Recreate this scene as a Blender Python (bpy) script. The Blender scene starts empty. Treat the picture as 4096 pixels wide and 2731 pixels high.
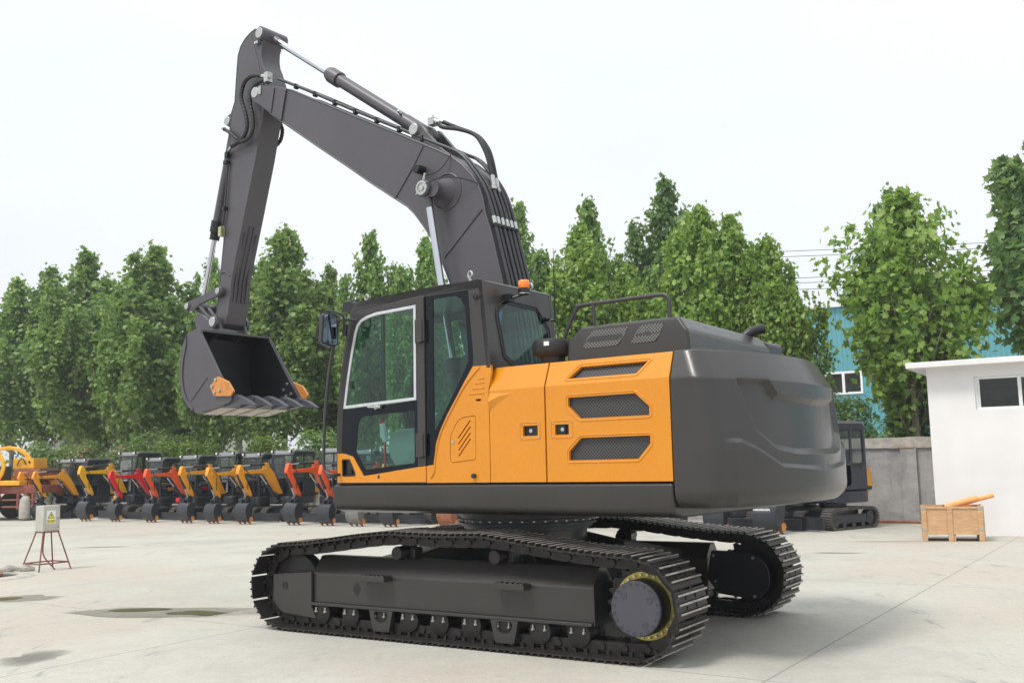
import bpy, bmesh, math, random
import numpy as np
from mathutils import Vector, Matrix
from mathutils.geometry import delaunay_2d_cdt
from math import sin, cos, pi, radians, atan2, hypot, sqrt
random.seed(7); RNG = np.random.default_rng(11)
scene = bpy.context.scene
COL = scene.collection

# ------------------------------------------------------------------ materials
def mat(name):
    m = bpy.data.materials.new(name); m.use_nodes = True
    nt = m.node_tree; b = nt.nodes['Principled BSDF']
    return m, nt, b
def N(nt, t, **kw):
    n = nt.nodes.new(t)
    for k, v in kw.items(): setattr(n, k, v)
    return n
def noise(nt, scale, detail=4, rough=.55, coord='Object', stretch=None):
    tc = N(nt, 'ShaderNodeTexCoord'); t = N(nt, 'ShaderNodeTexNoise')
    t.inputs['Scale'].default_value = scale; t.inputs['Detail'].default_value = detail; t.inputs['Roughness'].default_value = rough
    if stretch:
        mp = N(nt, 'ShaderNodeMapping'); mp.inputs['Scale'].default_value = stretch
        nt.links.new(tc.outputs[coord], mp.inputs[0]); nt.links.new(mp.outputs[0], t.inputs['Vector'])
    else: nt.links.new(tc.outputs[coord], t.inputs['Vector'])
    return t.outputs['Fac']
def ramp(nt, fac, stops):
    r = N(nt, 'ShaderNodeValToRGB'); e = r.color_ramp.elements
    while len(e) < len(stops): e.new(.5)
    for i, (p, c) in enumerate(stops):
        e[i].position = p; e[i].color = (*c, 1) if len(c) == 3 else c
    nt.links.new(fac, r.inputs[0]); return r.outputs[0]
def mixc(nt, fac, a, b, mode='MIX'):
    m = N(nt, 'ShaderNodeMix', data_type='RGBA', blend_type=mode)
    for s, v in ((m.inputs[0], fac), (m.inputs[6], a), (m.inputs[7], b)):
        if hasattr(v, 'is_linked'): nt.links.new(v, s)
        elif isinstance(v, (int, float)): s.default_value = v
        else: s.default_value = (*v, 1)
    return m.outputs[2]
def bumpn(nt, b, h, strength, dist=.01):
    n = N(nt, 'ShaderNodeBump'); n.inputs['Strength'].default_value = strength; n.inputs['Distance'].default_value = dist
    nt.links.new(h, n.inputs['Height']); nt.links.new(n.outputs[0], b.inputs['Normal'])
def paint(name, col, rough=.4, metal=0, coat=0, var=.12, scale=3, bump=0, spec=.5, dust=0):
    m, nt, b = mat(name)
    f = noise(nt, scale, 5)
    c = ramp(nt, f, [(.3, tuple(x*(1-var) for x in col)), (.7, tuple(min(1, x*(1+var)) for x in col))])
    if dust:
        f2 = noise(nt, 1.3, 6, .7); r2 = ramp(nt, f2, [(.45, (0, 0, 0)), (.8, (dust,)*3)])
        c = mixc(nt, r2, c, (.3, .27, .23))
    nt.links.new(c, b.inputs['Base Color'])
    fr = noise(nt, scale*4, 3)
    rr = N(nt, 'ShaderNodeMapRange'); rr.inputs[3].default_value = max(0, rough-.07); rr.inputs[4].default_value = rough+.07
    nt.links.new(fr, rr.inputs[0]); nt.links.new(rr.outputs[0], b.inputs['Roughness'])
    b.inputs['Metallic'].default_value = metal; b.inputs['Coat Weight'].default_value = coat; b.inputs['Coat Roughness'].default_value = .12
    b.inputs['Specular IOR Level'].default_value = spec
    if bump: bumpn(nt, b, noise(nt, 180, 2), bump, .004)
    return m
M = {}
M['grey'] = paint('bronze_grey_paint', (.041, .038, .0365), .33, .2, .12, .07, 2, .04)
M['boom'] = paint('dark_boom_paint', (.084, .078, .088), .4, .25, .1, .07, 2, .05)
M['orange'] = paint('orange_paint', (.64, .232, .002), .28, 0, .4, .03, 2, spec=.45)
M['cutter'] = paint('weathered_orange', (.55, .22, .05), .5, 0, 0, .2, 9, .1)
M['black'] = paint('black_plastic', (.009, .009, .011), .38, 0, 0, .1, 5)
M['bglass'] = paint('black_glass_border', (.005, .007, .011), .08, 0, 0, .05, 5, spec=.22)
M['rubber'] = paint('black_rubber', (.018, .018, .02), .6, 0, 0, .2, 20, .1)
M['pipe'] = paint('painted_pipe', (.045, .045, .05), .38, .2, 0, .1, 8)
M['steel'] = paint('dark_track_steel', (.024, .022, .021), .45, .4, 0, .3, 10, .15, dust=.04)
M['worn'] = paint('worn_steel', (.44, .385, .345), .45, .3, 0, .35, 14, .3)
M['chrome'] = paint('chrome', (.58, .59, .63), .14, 1, 0, .02, 3)
M['zinc'] = paint('zinc_plate', (.50, .51, .49), .32, .85, 0, .1, 12)
M['alu'] = paint('bare_silver_trim', (.62, .64, .66), .35, .6, 0, .06, 20)
M['yring'] = paint('yellow_chromate_ring', (.52, .42, .07), .3, .4, 0, .3, 7)
M['hub'] = paint('hub_grey', (.062, .064, .082), .5, .1, 0, .02, 6, .05)
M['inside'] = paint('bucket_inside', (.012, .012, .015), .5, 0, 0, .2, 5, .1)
M['white'] = paint('white_label', (.75, .76, .76), .5, 0, 0, .05, 9)
M['cream'] = paint('pale_console', (.30, .31, .30), .55, 0, 0, .05, 9)
M['seat'] = paint('seat_fabric', (.05, .058, .06), .5, 0, .3, .25, 9, .2)
M['red'] = paint('red_paint', (.62, .015, .02), .32, 0, .4, .05, 3)
M['mred'] = paint('mini_red', (.66, .012, .018), .35, 0, .4, .06, 3)
M['morange'] = paint('mini_orange', (.78, .095, .015), .35, 0, .4, .06, 3)
M['myellow'] = paint('mini_amber', (.76, .31, .012), .35, 0, .4, .06, 3)
M['mlemon'] = paint('mini_yellow', (.76, .40, .01), .35, 0, .4, .06, 3)
M['mdark'] = paint('mini_navy_black', (.012, .016, .026), .32, 0, .3, .15, 3)
M['mgrey'] = paint('mini_roof_grey', (.20, .205, .215), .4, .1, .1, .1, 3)
M['mblue'] = paint('mini_blue_black', (.010, .014, .034), .25, 0, .5, .15, 3)
M['bucketg'] = paint('mini_bucket_grey', (.032, .035, .044), .3, .3, .2, .1, 6, .05)
M['bucketw'] = paint('mini_bucket_worn', (.20, .195, .18), .5, .3, 0, .25, 8, .2)
M['rust'] = paint('rust', (.28, .10, .045), .75, 0, 0, .35, 8, .3)
M['truckred'] = paint('chassis_red', (.23, .055, .04), .65, 0, 0, .3, 4, .1, dust=.4)
M['truckyel'] = paint('truck_yellow', (.75, .38, .02), .42, 0, .1, .12, 3)
M['tyre'] = paint('tyre_rubber', (.07, .065, .06), .85, 0, 0, .3, 9, .2)
M['dusty'] = paint('dusty_track_rubber', (.085, .078, .07), .8, 0, 0, .4, 14, .2)
M['rimg'] = paint('dusty_rim', (.20, .18, .16), .7, 0, 0, .3, 9, .2)
M['boxg'] = paint('cabinet_grey', (.46, .45, .41), .5, 0, 0, .08, 6, .05, dust=.3)
M['legr'] = paint('red_oxide', (.20, .06, .05), .6, 0, 0, .3, 12, .2)
M['syel'] = paint('sign_yellow', (.78, .66, .03), .45, 0, 0, .03, 9)
M['sblk'] = paint('sign_black', (.015, .015, .015), .5, 0, 0, .03, 9)
M['plaster'] = paint('white_render', (.74, .73, .73), .8, 0, 0, .05, 1.2, .25)
M['pvc'] = paint('pvc_white', (.78, .79, .80), .35, 0, 0, .03, 6)
M['orangetube'] = paint('orange_paper_tube', (.88, .38, .13), .6, 0, 0, .06, 5)
M['darkroom'] = paint('dark_interior', (.42, .42, .39), .8, 0, 0, .2, 3)
M['redroof'] = paint('red_tile_roof', (.50, .12, .10), .7, 0, 0, .2, 8, .3)
M['blueg'] = paint('reflection_blue', (.05, .30, .75), .45, 0, .2, .2, 5)  # blue of the imitated rear window reflection

def glass(name, tint, trans=.75, rough=.02):
    m, nt, b = mat(name); nt.nodes.remove(b)
    out = nt.nodes['Material Output']
    tr = N(nt, 'ShaderNodeBsdfTransparent'); tr.inputs[0].default_value = (*[t*trans for t in tint], 1)
    gl = N(nt, 'ShaderNodeBsdfGlossy'); gl.inputs['Roughness'].default_value = rough; gl.inputs[0].default_value = (1, 1, 1, 1)
    fr = N(nt, 'ShaderNodeLayerWeight'); fr.inputs[0].default_value = .5
    pw = N(nt, 'ShaderNodeMath', operation='POWER'); pw.inputs[1].default_value = 4
    nt.links.new(fr.outputs['Facing'], pw.inputs[0])
    ad = N(nt, 'ShaderNodeMath', operation='MULTIPLY_ADD'); ad.inputs[1].default_value = .6; ad.inputs[2].default_value = .03
    nt.links.new(pw.outputs[0], ad.inputs[0])
    mx = N(nt, 'ShaderNodeMixShader')
    nt.links.new(ad.outputs[0], mx.inputs[0]); nt.links.new(tr.outputs[0], mx.inputs[1]); nt.links.new(gl.outputs[0], mx.inputs[2])
    nt.links.new(mx.outputs[0], out.inputs[0]); return m
M['glass'] = glass('green_tinted_glass', (.72, .88, .84), .95)
M['mglass'] = glass('mini_glass', (.9, .93, .93), .92)
M['wglass'] = glass('window_glass', (.85, .86, .84), .95)
M['mirror'] = paint('mirror_silver', (.30, .38, .46), .05, 1, 0, .02, 3)

def perforated(name, scale, col, hole, rot=0):
    m, nt, b = mat(name)
    tc = N(nt, 'ShaderNodeTexCoord'); mp = N(nt, 'ShaderNodeMapping')
    mp.inputs['Rotation'].default_value = (0, radians(45), 0); mp.inputs['Scale'].default_value = (scale, .001, scale)
    nt.links.new(tc.outputs['Object'], mp.inputs[0])
    v = N(nt, 'ShaderNodeTexVoronoi'); v.inputs['Scale'].default_value = 1; v.inputs['Randomness'].default_value = 0
    nt.links.new(mp.outputs[0], v.inputs['Vector'])
    c = ramp(nt, v.outputs['Distance'], [(.36, hole), (.42, col)])
    nt.links.new(c, b.inputs['Base Color']); b.inputs['Roughness'].default_value = .5
    return m
M['mesh'] = perforated('perforated_grille', 44, (.15, .15, .145), (.006, .006, .007))
M['mesh2'] = perforated('dark_side_grille', 44, (.075, .075, .075), (.004, .004, .005))

def wood():
    m, nt, b = mat('plywood')
    f = noise(nt, 7, 8, .65, stretch=(1, 1, 5)); f2 = noise(nt, 3, 2)
    c = ramp(nt, f, [(.3, (.36, .20, .10)), (.5, (.56, .34, .18)), (.75, (.66, .43, .25))])
    c = mixc(nt, .25, c, ramp(nt, f2, [(.3, (.42, .24, .12)), (.7, (.70, .46, .27))]))
    nt.links.new(c, b.inputs['Base Color']); b.inputs['Roughness'].default_value = .7
    bumpn(nt, b, f, .2, .004); return m
M['wood'] = wood()
def bark():
    m, nt, b = mat('mottled_bark')
    f = noise(nt, 5, 5, .6, stretch=(1, 1, .5))
    nt.links.new(ramp(nt, f, [(.35, (.10, .08, .06)), (.5, (.22, .18, .14)), (.68, (.36, .32, .26))]), b.inputs['Base Color'])
    b.inputs['Roughness'].default_value = .85; bumpn(nt, b, f, .6, .02); return m
M['bark'] = bark()
def leafmat(name, dark, mid, light, trans=.35):
    m, nt, b = mat(name)
    g = N(nt, 'ShaderNodeNewGeometry'); oi = N(nt, 'ShaderNodeObjectInfo')
    c = ramp(nt, g.outputs['Random Per Island'], [(0, dark), (.55, mid), (1, light)])
    hs = N(nt, 'ShaderNodeHueSaturation'); nt.links.new(c, hs.inputs['Color'])
    mr = N(nt, 'ShaderNodeMapRange'); mr.inputs[3].default_value = .85; mr.inputs[4].default_value = 1.15
    nt.links.new(oi.outputs['Random'], mr.inputs[0]); nt.links.new(mr.outputs[0], hs.inputs['Value'])
    nt.links.new(hs.outputs[0], b.inputs['Base Color'])
    b.inputs['Roughness'].default_value = .45; b.inputs['Specular IOR Level'].default_value = .4
    t = N(nt, 'ShaderNodeBsdfTranslucent'); nt.links.new(mixc(nt, .5, hs.outputs[0], (.30, .42, .06)), t.inputs[0])
    mx = N(nt, 'ShaderNodeMixShader'); mx.inputs[0].default_value = trans
    nt.links.new(b.outputs[0], mx.inputs[1]); nt.links.new(t.outputs[0], mx.inputs[2])
    nt.links.new(mx.outputs[0], nt.nodes['Material Output'].inputs[0]); return m
M['leaf'] = leafmat('plane_tree_leaf', (.09, .19, .055), (.205, .34, .095), (.39, .52, .19), .47)
M['leafd'] = leafmat('plane_tree_leaf_dark', (.065, .14, .05), (.125, .225, .075), (.25, .35, .14), .42)
M['leafl'] = leafmat('plane_tree_leaf_light', (.13, .25, .045), (.26, .42, .075), (.46, .60, .18), .48)
M['shrub'] = leafmat('shrub_leaf', (.08, .16, .05), (.17, .28, .085), (.32, .43, .16), .42)
M['shrubl'] = leafmat('bright_shrub_leaf', (.10, .17, .03), (.18, .28, .05), (.28, .40, .08))
M['flower'] = leafmat('pink_flower', (.60, .14, .16), (.75, .25, .27), (.85, .45, .45))

def concrete():
    m, nt, b = mat('yard_concrete')
    tc = N(nt, 'ShaderNodeTexCoord')
    mp = N(nt, 'ShaderNodeMapping'); mp.inputs['Rotation'].default_value = (0, 0, radians(33.5))
    nt.links.new(tc.outputs['Object'], mp.inputs[0])
    big = noise(nt, .35, 5, .6); med = noise(nt, 1.6, 6, .65); fine = noise(nt, 30, 4, .7); tint = noise(nt, .22, 3, .5)
    c = ramp(nt, big, [(.33, (.34, .326, .283)), (.5, (.445, .43, .37)), (.68, (.50, .483, .42))])
    c = mixc(nt, ramp(nt, tint, [(.47, (0, 0, 0)), (.62, (.75, .75, .75))]), c, (.43, .36, .28))
    c = mixc(nt, ramp(nt, med, [(.50, (0, 0, 0)), (.74, (.6, .6, .6))]), c, (.33, .315, .285))
    c = mixc(nt, .16, c, ramp(nt, noise(nt, 7, 6, .7), [(.35, (.27, .262, .235)), (.65, (.62, .60, .54))]))
    c = mixc(nt, .28, c, ramp(nt, fine, [(.3, (.26, .25, .235)), (.7, (.58, .57, .54))]))
    # scuffs: stretched dark streaks
    sc = noise(nt, 1.1, 9, .72, stretch=(3.2, .8, 1)); sm = noise(nt, .3, 2)
    scr = ramp(nt, sc, [(.57, (0, 0, 0)), (.66, (.75, .75, .75))])
    scm = ramp(nt, sm, [(.45, (0, 0, 0)), (.6, (1, 1, 1))])
    c = mixc(nt, mixc(nt, 1, scr, scm, 'MULTIPLY'), c, (.20, .20, .20))
    # sawn joints between slabs
    sep = N(nt, 'ShaderNodeSeparateXYZ'); nt.links.new(mp.outputs[0], sep.inputs[0])
    wob = noise(nt, 6, 3)
    def joint(out, period, off, w):
        a = N(nt, 'ShaderNodeMath', operation='ADD'); a.inputs[1].default_value = off; nt.links.new(out, a.inputs[0])
        w0 = N(nt, 'ShaderNodeMath', operation='MULTIPLY_ADD'); w0.inputs[1].default_value = .02; nt.links.new(wob, w0.inputs[0]); nt.links.new(a.outputs[0], w0.inputs[2])
        d = N(nt, 'ShaderNodeMath', operation='DIVIDE'); d.inputs[1].default_value = period; nt.links.new(w0.outputs[0], d.inputs[0])
        f = N(nt, 'ShaderNodeMath', operation='FRACT'); nt.links.new(d.outputs[0], f.inputs[0])
        s = N(nt, 'ShaderNodeMath', operation='SUBTRACT'); s.inputs[1].default_value = .5; nt.links.new(f.outputs[0], s.inputs[0])
        ab = N(nt, 'ShaderNodeMath', operation='ABSOLUTE'); nt.links.new(s.outputs[0], ab.inputs[0])
        lt = N(nt, 'ShaderNodeMath', operation='LESS_THAN'); lt.inputs[1].default_value = w/period; nt.links.new(ab.outputs[0], lt.inputs[0])
        return lt.outputs[0]
    j1 = joint(sep.outputs[0], JOINT[0], JOINT[1], .011); j2 = joint(sep.outputs[1], JOINT[2], JOINT[3], .011)
    mxj = N(nt, 'ShaderNodeMath', operation='MAXIMUM'); nt.links.new(j1, mxj.inputs[0]); nt.links.new(j2, mxj.inputs[1])
    jn = N(nt, 'ShaderNodeMath', operation='MULTIPLY'); jn.inputs[1].default_value = .6; nt.links.new(mxj.outputs[0], jn.inputs[0])
    c = mixc(nt, jn.outputs[0], c, (.20, .19, .17))
    nt.links.new(c, b.inputs['Base Color']); b.inputs['Roughness'].default_value = .8; b.inputs['Specular IOR Level'].default_value = .3
    bumpn(nt, b, fine, .25, .006); return m
def wallmat():
    m, nt, b = mat('old_cement_wall')
    f = noise(nt, 1.2, 6, .65, stretch=(1, 1, 1.6)); g = noise(nt, 9, 5, .7); st = noise(nt, 2.2, 6, .7, stretch=(1.5, 1.5, .35))
    c = ramp(nt, f, [(.3, (.20, .19, .195)), (.5, (.34, .33, .33)), (.7, (.44, .42, .40))])
    c = mixc(nt, .3, c, ramp(nt, g, [(.3, (.22, .21, .2)), (.7, (.45, .44, .42))]))
    c = mixc(nt, ramp(nt, st, [(.52, (0, 0, 0)), (.7, (.55, .55, .55))]), c, (.15, .14, .14))
    nt.links.new(c, b.inputs['Base Color']); b.inputs['Roughness'].default_value = .9; bumpn(nt, b, g, .4, .02); return m
M['wall'] = wallmat()
M['coping'] = paint('rough_coping', (.40, .37, .33), .9, 0, 0, .25, 6, .5)
def clad(name, col):
    m, nt, b = mat(name)
    tc = N(nt, 'ShaderNodeTexCoord'); w = N(nt, 'ShaderNodeTexWave'); w.inputs['Scale'].default_value = 1.2
    nt.links.new(tc.outputs['Object'], w.inputs['Vector'])
    c = ramp(nt, w.outputs['Fac'], [(.1, tuple(x*.82 for x in col)), (.3, col)])
    nt.links.new(mixc(nt, .2, c, ramp(nt, noise(nt, .3, 4), [(.3, tuple(x*.7 for x in col)), (.7, col)])), b.inputs['Base Color']); b.inputs['Roughness'].default_value = .5; return m
M['teal'] = clad('teal_cladding', (.10, .33, .39))
def water(name, col, rough):
    m, nt, b = mat(name)
    f = noise(nt, 3, 5)
    nt.links.new(ramp(nt, f, [(.35, tuple(x*.7 for x in col)), (.65, tuple(x*1.25 for x in col))]), b.inputs['Base Color'])
    b.inputs['Roughness'].default_value = rough; bumpn(nt, b, noise(nt, 12, 2), .03, .01); return m
def soft(name, col, rough, spec, e0, e1, amp=.5, opacity=1.0):
    """a stain that feathers out: opacity falls with the distance from the sheet's middle, broken up by noise"""
    m = paint(name, col, rough, 0, 0, .12, 3, spec=spec); nt = m.node_tree; b = nt.nodes['Principled BSDF']
    tc = N(nt, 'ShaderNodeTexCoord'); sb = N(nt, 'ShaderNodeVectorMath', operation='SUBTRACT'); sb.inputs[1].default_value = (.5, .5, 0)
    nt.links.new(tc.outputs['Generated'], sb.inputs[0])
    sp = N(nt, 'ShaderNodeSeparateXYZ'); nt.links.new(sb.outputs[0], sp.inputs[0]); cb = N(nt, 'ShaderNodeCombineXYZ'); nt.links.new(sp.outputs[0], cb.inputs[0]); nt.links.new(sp.outputs[1], cb.inputs[1])
    ln = N(nt, 'ShaderNodeVectorMath', operation='LENGTH'); nt.links.new(cb.outputs[0], ln.inputs[0])
    ma = N(nt, 'ShaderNodeMath', operation='MULTIPLY_ADD'); ma.inputs[1].default_value = amp; nt.links.new(noise(nt, 2.2, 5, .65), ma.inputs[0]); nt.links.new(ln.outputs['Value'], ma.inputs[2])
    al = ramp(nt, ma.outputs[0], [(e0, (opacity,)*3), (e1, (0, 0, 0))])
    tr = N(nt, 'ShaderNodeBsdfTransparent'); mx = N(nt, 'ShaderNodeMixShader')
    nt.links.new(al, mx.inputs[0]); nt.links.new(tr.outputs[0], mx.inputs[1]); nt.links.new(b.outputs[0], mx.inputs[2]); nt.links.new(mx.outputs[0], nt.nodes['Material Output'].inputs[0])
    return m
M['wet'] = soft('damp_concrete', (.25, .235, .20), .7, .15, .48, .72, .5, .85)
M['damp'] = soft('oil_stain', (.22, .21, .19), .9, .08, .40, .72, .5, .7)
M['puddle'] = soft('shallow_murky_water', (.15, .14, .085), .12, .5, .60, .66, .5)

# ------------------------------------------------------------------ mesh helpers
def inpoly(x, y, P):
    r = False; n = len(P)
    for i in range(n):
        x1, y1 = P[i]; x2, y2 = P[(i+1) % n]
        if (y1 > y) != (y2 > y) and x < (x2-x1)*(y-y1)/(y2-y1)+x1: r = not r
    return r
def fill(loops):
    """triangulate a polygon with holes; indices run over the concatenated loops"""
    flat = [Vector(p) for l in loops for p in l]; ed = []; o = 0
    for l in loops: ed += [(o+i, o+(i+1) % len(l)) for i in range(len(l))]; o += len(l)
    vo, _, fo, ov, _, _ = delaunay_2d_cdt(flat, ed, [], 0, 1e-7)
    out = []
    for f in fo:
        cx = sum(vo[i][0] for i in f)/len(f); cy = sum(vo[i][1] for i in f)/len(f)
        if inpoly(cx, cy, loops[0]) and not any(inpoly(cx, cy, h) for h in loops[1:]):
            t = [ov[i][0] if ov[i] else None for i in f]
            if None not in t: out.append(tuple(t))
    return out
class MB:
    def __init__(s): s.v = []; s.f = []; s.m = []; s.dis = False
    def add(s, vs, fs, mi=0):
        o = len(s.v); s.v += [tuple(v) for v in vs]; s.f += [tuple(i+o for i in f) for f in fs]; s.m += [mi]*len(fs); return s
    def box(s, x0, x1, y0, y1, z0, z1, mi=0, mtx=None):
        vs = [Vector((x, y, z)) for x in (x0, x1) for y in (y0, y1) for z in (z0, z1)]
        if mtx: vs = [mtx @ v for v in vs]
        return s.add(vs, [(0, 1, 3, 2), (4, 6, 7, 5), (0, 4, 5, 1), (2, 3, 7, 6), (0, 2, 6, 4), (1, 5, 7, 3)], mi)
    def prism(s, poly, a, b, ax='y', mi=0, fn=None):
        """extrude a 2-D polygon between a and b along axis ax; polygon coords are the other two axes in order"""
        def P(u, v, d):
            if fn: return fn(u, v, d)
            return {'y': (u, d, v), 'x': (d, u, v), 'z': (u, v, d)}[ax]
        n = len(poly); vs = [P(u, v, a) for u, v in poly]+[P(u, v, b) for u, v in poly]
        fs = [tuple(range(n)), tuple(range(2*n-1, n-1, -1))]+[(i, i+n, (i+1) % n+n, (i+1) % n) for i in range(n)]
        return s.add(vs, fs, mi)
    def plate(s, outer, holes, a, b, ax='y', mi=0, fn=None):
        def P(u, v, d):
            if fn: return fn(u, v, d)
            return {'y': (u, d, v), 'x': (d, u, v), 'z': (u, v, d)}[ax]
        loops = [outer]+holes; flat = [p for l in loops for p in l]; n = len(flat)
        tris = fill(loops); s.dis = True
        vs = [P(u, v, a) for u, v in flat]+[P(u, v, b) for u, v in flat]
        fs = [tuple(t) for t in tris]+[tuple(i+n for i in reversed(t)) for t in tris]
        o = 0
        for l in loops:
            k = len(l); fs += [(o+i, o+i+n, o+(i+1) % k+n, o+(i+1) % k) for i in range(k)]; o += k
        return s.add(vs, fs, mi)
    def rings(s, rs, cap=True, closed=False, mi=0):
        n = len(rs[0]); vs = [p for r in rs for p in r]; fs = []
        k = len(rs)
        for i in range(k if closed else k-1):
            a, b = i*n, ((i+1) % k)*n
            for j in range(n): fs.append((a+j, a+(j+1) % n, b+(j+1) % n, b+j))
        if cap and not closed: fs += [tuple(reversed(range(n))), tuple(range((k-1)*n, k*n))]
        return s.add(vs, fs, mi)
    def tube(s, pts, r, n=10, closed=False, mi=0, cap=True):
        pts = [Vector(p) for p in pts]; k = len(pts)
        rad = r if isinstance(r, (list, tuple)) else [r]*k
        rs = []; up = None
        for i, p in enumerate(pts):
            if closed: t = (pts[(i+1) % k]-pts[i-1])
            else: t = (pts[min(i+1, k-1)]-pts[max(i-1, 0)])
            t.normalize()
            if up is None:
                up = Vector((0, 0, 1)) if abs(t.z) < .9 else Vector((1, 0, 0))
            x = (up-t*up.dot(t)).normalized(); up = x; y = t.cross(x)
            rs.append([p+(x*cos(2*pi*j/n)+y*sin(2*pi*j/n))*rad[i] for j in range(n)])
        return s.rings(rs, cap, closed, mi)
    def cyl(s, p0, p1, r0, r1=None, n=24, mi=0):
        return s.tube([p0, p1], [r0, r0 if r1 is None else r1], n, mi=mi)
    def lathe(s, prof, p0, ax=(0, 0, 1), n=32, mi=0):
        ax = Vector(ax).normalized(); up = Vector((0, 0, 1)) if abs(ax.z) < .9 else Vector((1, 0, 0))
        x = (up-ax*up.dot(ax)).normalized(); y = ax.cross(x); p0 = Vector(p0)
        rs = [[p0+ax*h+(x*cos(2*pi*j/n)+y*sin(2*pi*j/n))*max(r, 1e-4) for j in range(n)] for r, h in prof]
        return s.rings(rs, True, False, mi)
    def sphere(s, c, r, n=12, mi=0, sq=(1, 1, 1)):
        prof = [(sin(pi*i/n), -cos(pi*i/n)) for i in range(n+1)]
        c = Vector(c)
        return s.rings([[c+Vector((max(a, 1e-4)*cos(2*pi*j/(2*n))*sq[0], max(a, 1e-4)*sin(2*pi*j/(2*n))*sq[1], h*sq[2]))*r for j in range(2*n)] for a, h in prof], True, False, mi)
    def torus(s, c, R, r, ax=(0, 1, 0), n=24, k=8, mi=0, arc=None):
        ax = Vector(ax).normalized(); up = Vector((0, 0, 1)) if abs(ax.z) < .9 else Vector((1, 0, 0))
        x = (up-ax*up.dot(ax)).normalized(); y = ax.cross(x); c = Vector(c)
        return s.tube([c+(x*cos(2*pi*i/n)+y*sin(2*pi*i/n))*R for i in range(n)], r, k, closed=True, mi=mi)
def mesh_of(mb, name, mats, smooth=35):
    me = bpy.data.meshes.new(name); me.from_pydata(mb.v, [], mb.f)
    for m in (mats if isinstance(mats, (list, tuple)) else [mats]): me.materials.append(m)
    if len(set(mb.m)) > 1: me.polygons.foreach_set('material_index', mb.m)
    bm = bmesh.new(); bm.from_mesh(me); 
    if mb.dis: bmesh.ops.dissolve_limit(bm, angle_limit=radians(.5), verts=bm.verts, edges=bm.edges, delimit={'MATERIAL'})
    bmesh.ops.recalc_face_normals(bm, faces=bm.faces); bm.to_mesh(me); bm.free()
    if smooth:
        me.polygons.foreach_set('use_smooth', [True]*len(me.polygons)); me.set_sharp_from_angle(angle=radians(smooth))
    me.update(); return me
def comps(mb):
    par = list(range(len(mb.v)))
    def fd(i):
        while par[i] != i: par[i] = par[par[i]]; i = par[i]
        return i
    for f in mb.f:
        a = fd(f[0])
        for j in f[1:]: par[fd(j)] = a
    out = {}
    for f, m in zip(mb.f, mb.m): out.setdefault(fd(f[0]), []).append((f, m))
    res = []
    for fs in out.values():
        ids = sorted({i for f, _ in fs for i in f}); mp = {i: k for k, i in enumerate(ids)}; b = MB(); b.dis = mb.dis
        b.v = [mb.v[i] for i in ids]; b.f = [tuple(mp[i] for i in f) for f, _ in fs]; b.m = [m for _, m in fs]; res.append(b)
    return res
def objs(name, mb, mats, parent=None, **k):
    """every loose piece of the mesh becomes an object of its own"""
    return [obj(name, b, mats, parent, **k) for b in comps(mb)][0]
def obj(name, mb, mats, parent=None, bevel=0, seg=2, smooth=35, loc=None, rz=None, label=None):
    me = mb if isinstance(mb, bpy.types.Mesh) else mesh_of(mb, name, mats, smooth)
    o = bpy.data.objects.new(name, me); COL.objects.link(o); o.parent = parent
    if loc: o.location = loc
    if rz is not None: o.rotation_euler = (0, 0, rz)
    if bevel:
        b = o.modifiers.new('Bevel', 'BEVEL'); b.width = bevel; b.segments = seg; b.limit_method = 'ANGLE'; b.angle_limit = radians(32); b.harden_normals = True
    if label: o['label'] = label
    return o
def thing(name, label, cat, loc=(0, 0, 0), rz=0, group=None):
    o = bpy.data.objects.new(name, None); COL.objects.link(o); o.empty_display_size = .3
    o.location = loc; o.rotation_euler = (0, 0, rz); return tag(o, label, cat, group)
def tag(o, label, cat, group=None):
    o['label'] = label; o['category'] = cat
    if group: o['group'] = group
    return o
def struct(o): o['kind'] = 'structure'; return o
def smoothpath(pts, sub=6):
    P = [Vector(p) for p in pts]; out = []
    for i in range(len(P)-1):
        a = P[max(i-1, 0)]; b = P[i]; c = P[i+1]; d = P[min(i+2, len(P)-1)]
        for k in range(sub):
            t = k/sub
            out.append(.5*((2*b)+(c-a)*t+(2*a-5*b+4*c-d)*t*t+(3*b-3*c+d-a)*t**3))
    out.append(P[-1]); return out
def inset(poly, d):
    """offset a simple 2-D polygon inwards (d>0) by mitred corners"""
    A = sum(poly[i][0]*poly[(i+1) % len(poly)][1]-poly[(i+1) % len(poly)][0]*poly[i][1] for i in range(len(poly)))
    sg = 1 if A > 0 else -1; out = []; n = len(poly)
    for i in range(n):
        p0, p1, p2 = Vector(poly[i-1]), Vector(poly[i]), Vector(poly[(i+1) % n])
        e1 = (p1-p0).normalized(); e2 = (p2-p1).normalized()
        n1 = Vector((-e1.y, e1.x))*sg; n2 = Vector((-e2.y, e2.x))*sg; m = (n1+n2)
        m = m/max(.35, 1+n1.dot(n2)); q = p1+m*d; out.append((q.x, q.y))
    return out
def rounded(poly, r, k=4):
    """round the corners of a polygon"""
    n = len(poly); out = []
    for i in range(n):
        a, b, c = Vector(poly[i-1]), Vector(poly[i]), Vector(poly[(i+1) % n])
        d = min(r, (a-b).length*.45, (c-b).length*.45)
        p, q = b+(a-b).normalized()*d, b+(c-b).normalized()*d
        for j in range(k+1):
            t = j/k; v = p*(1-t)**2+b*2*t*(1-t)+q*t*t; out.append((v.x, v.y))
    return out
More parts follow.
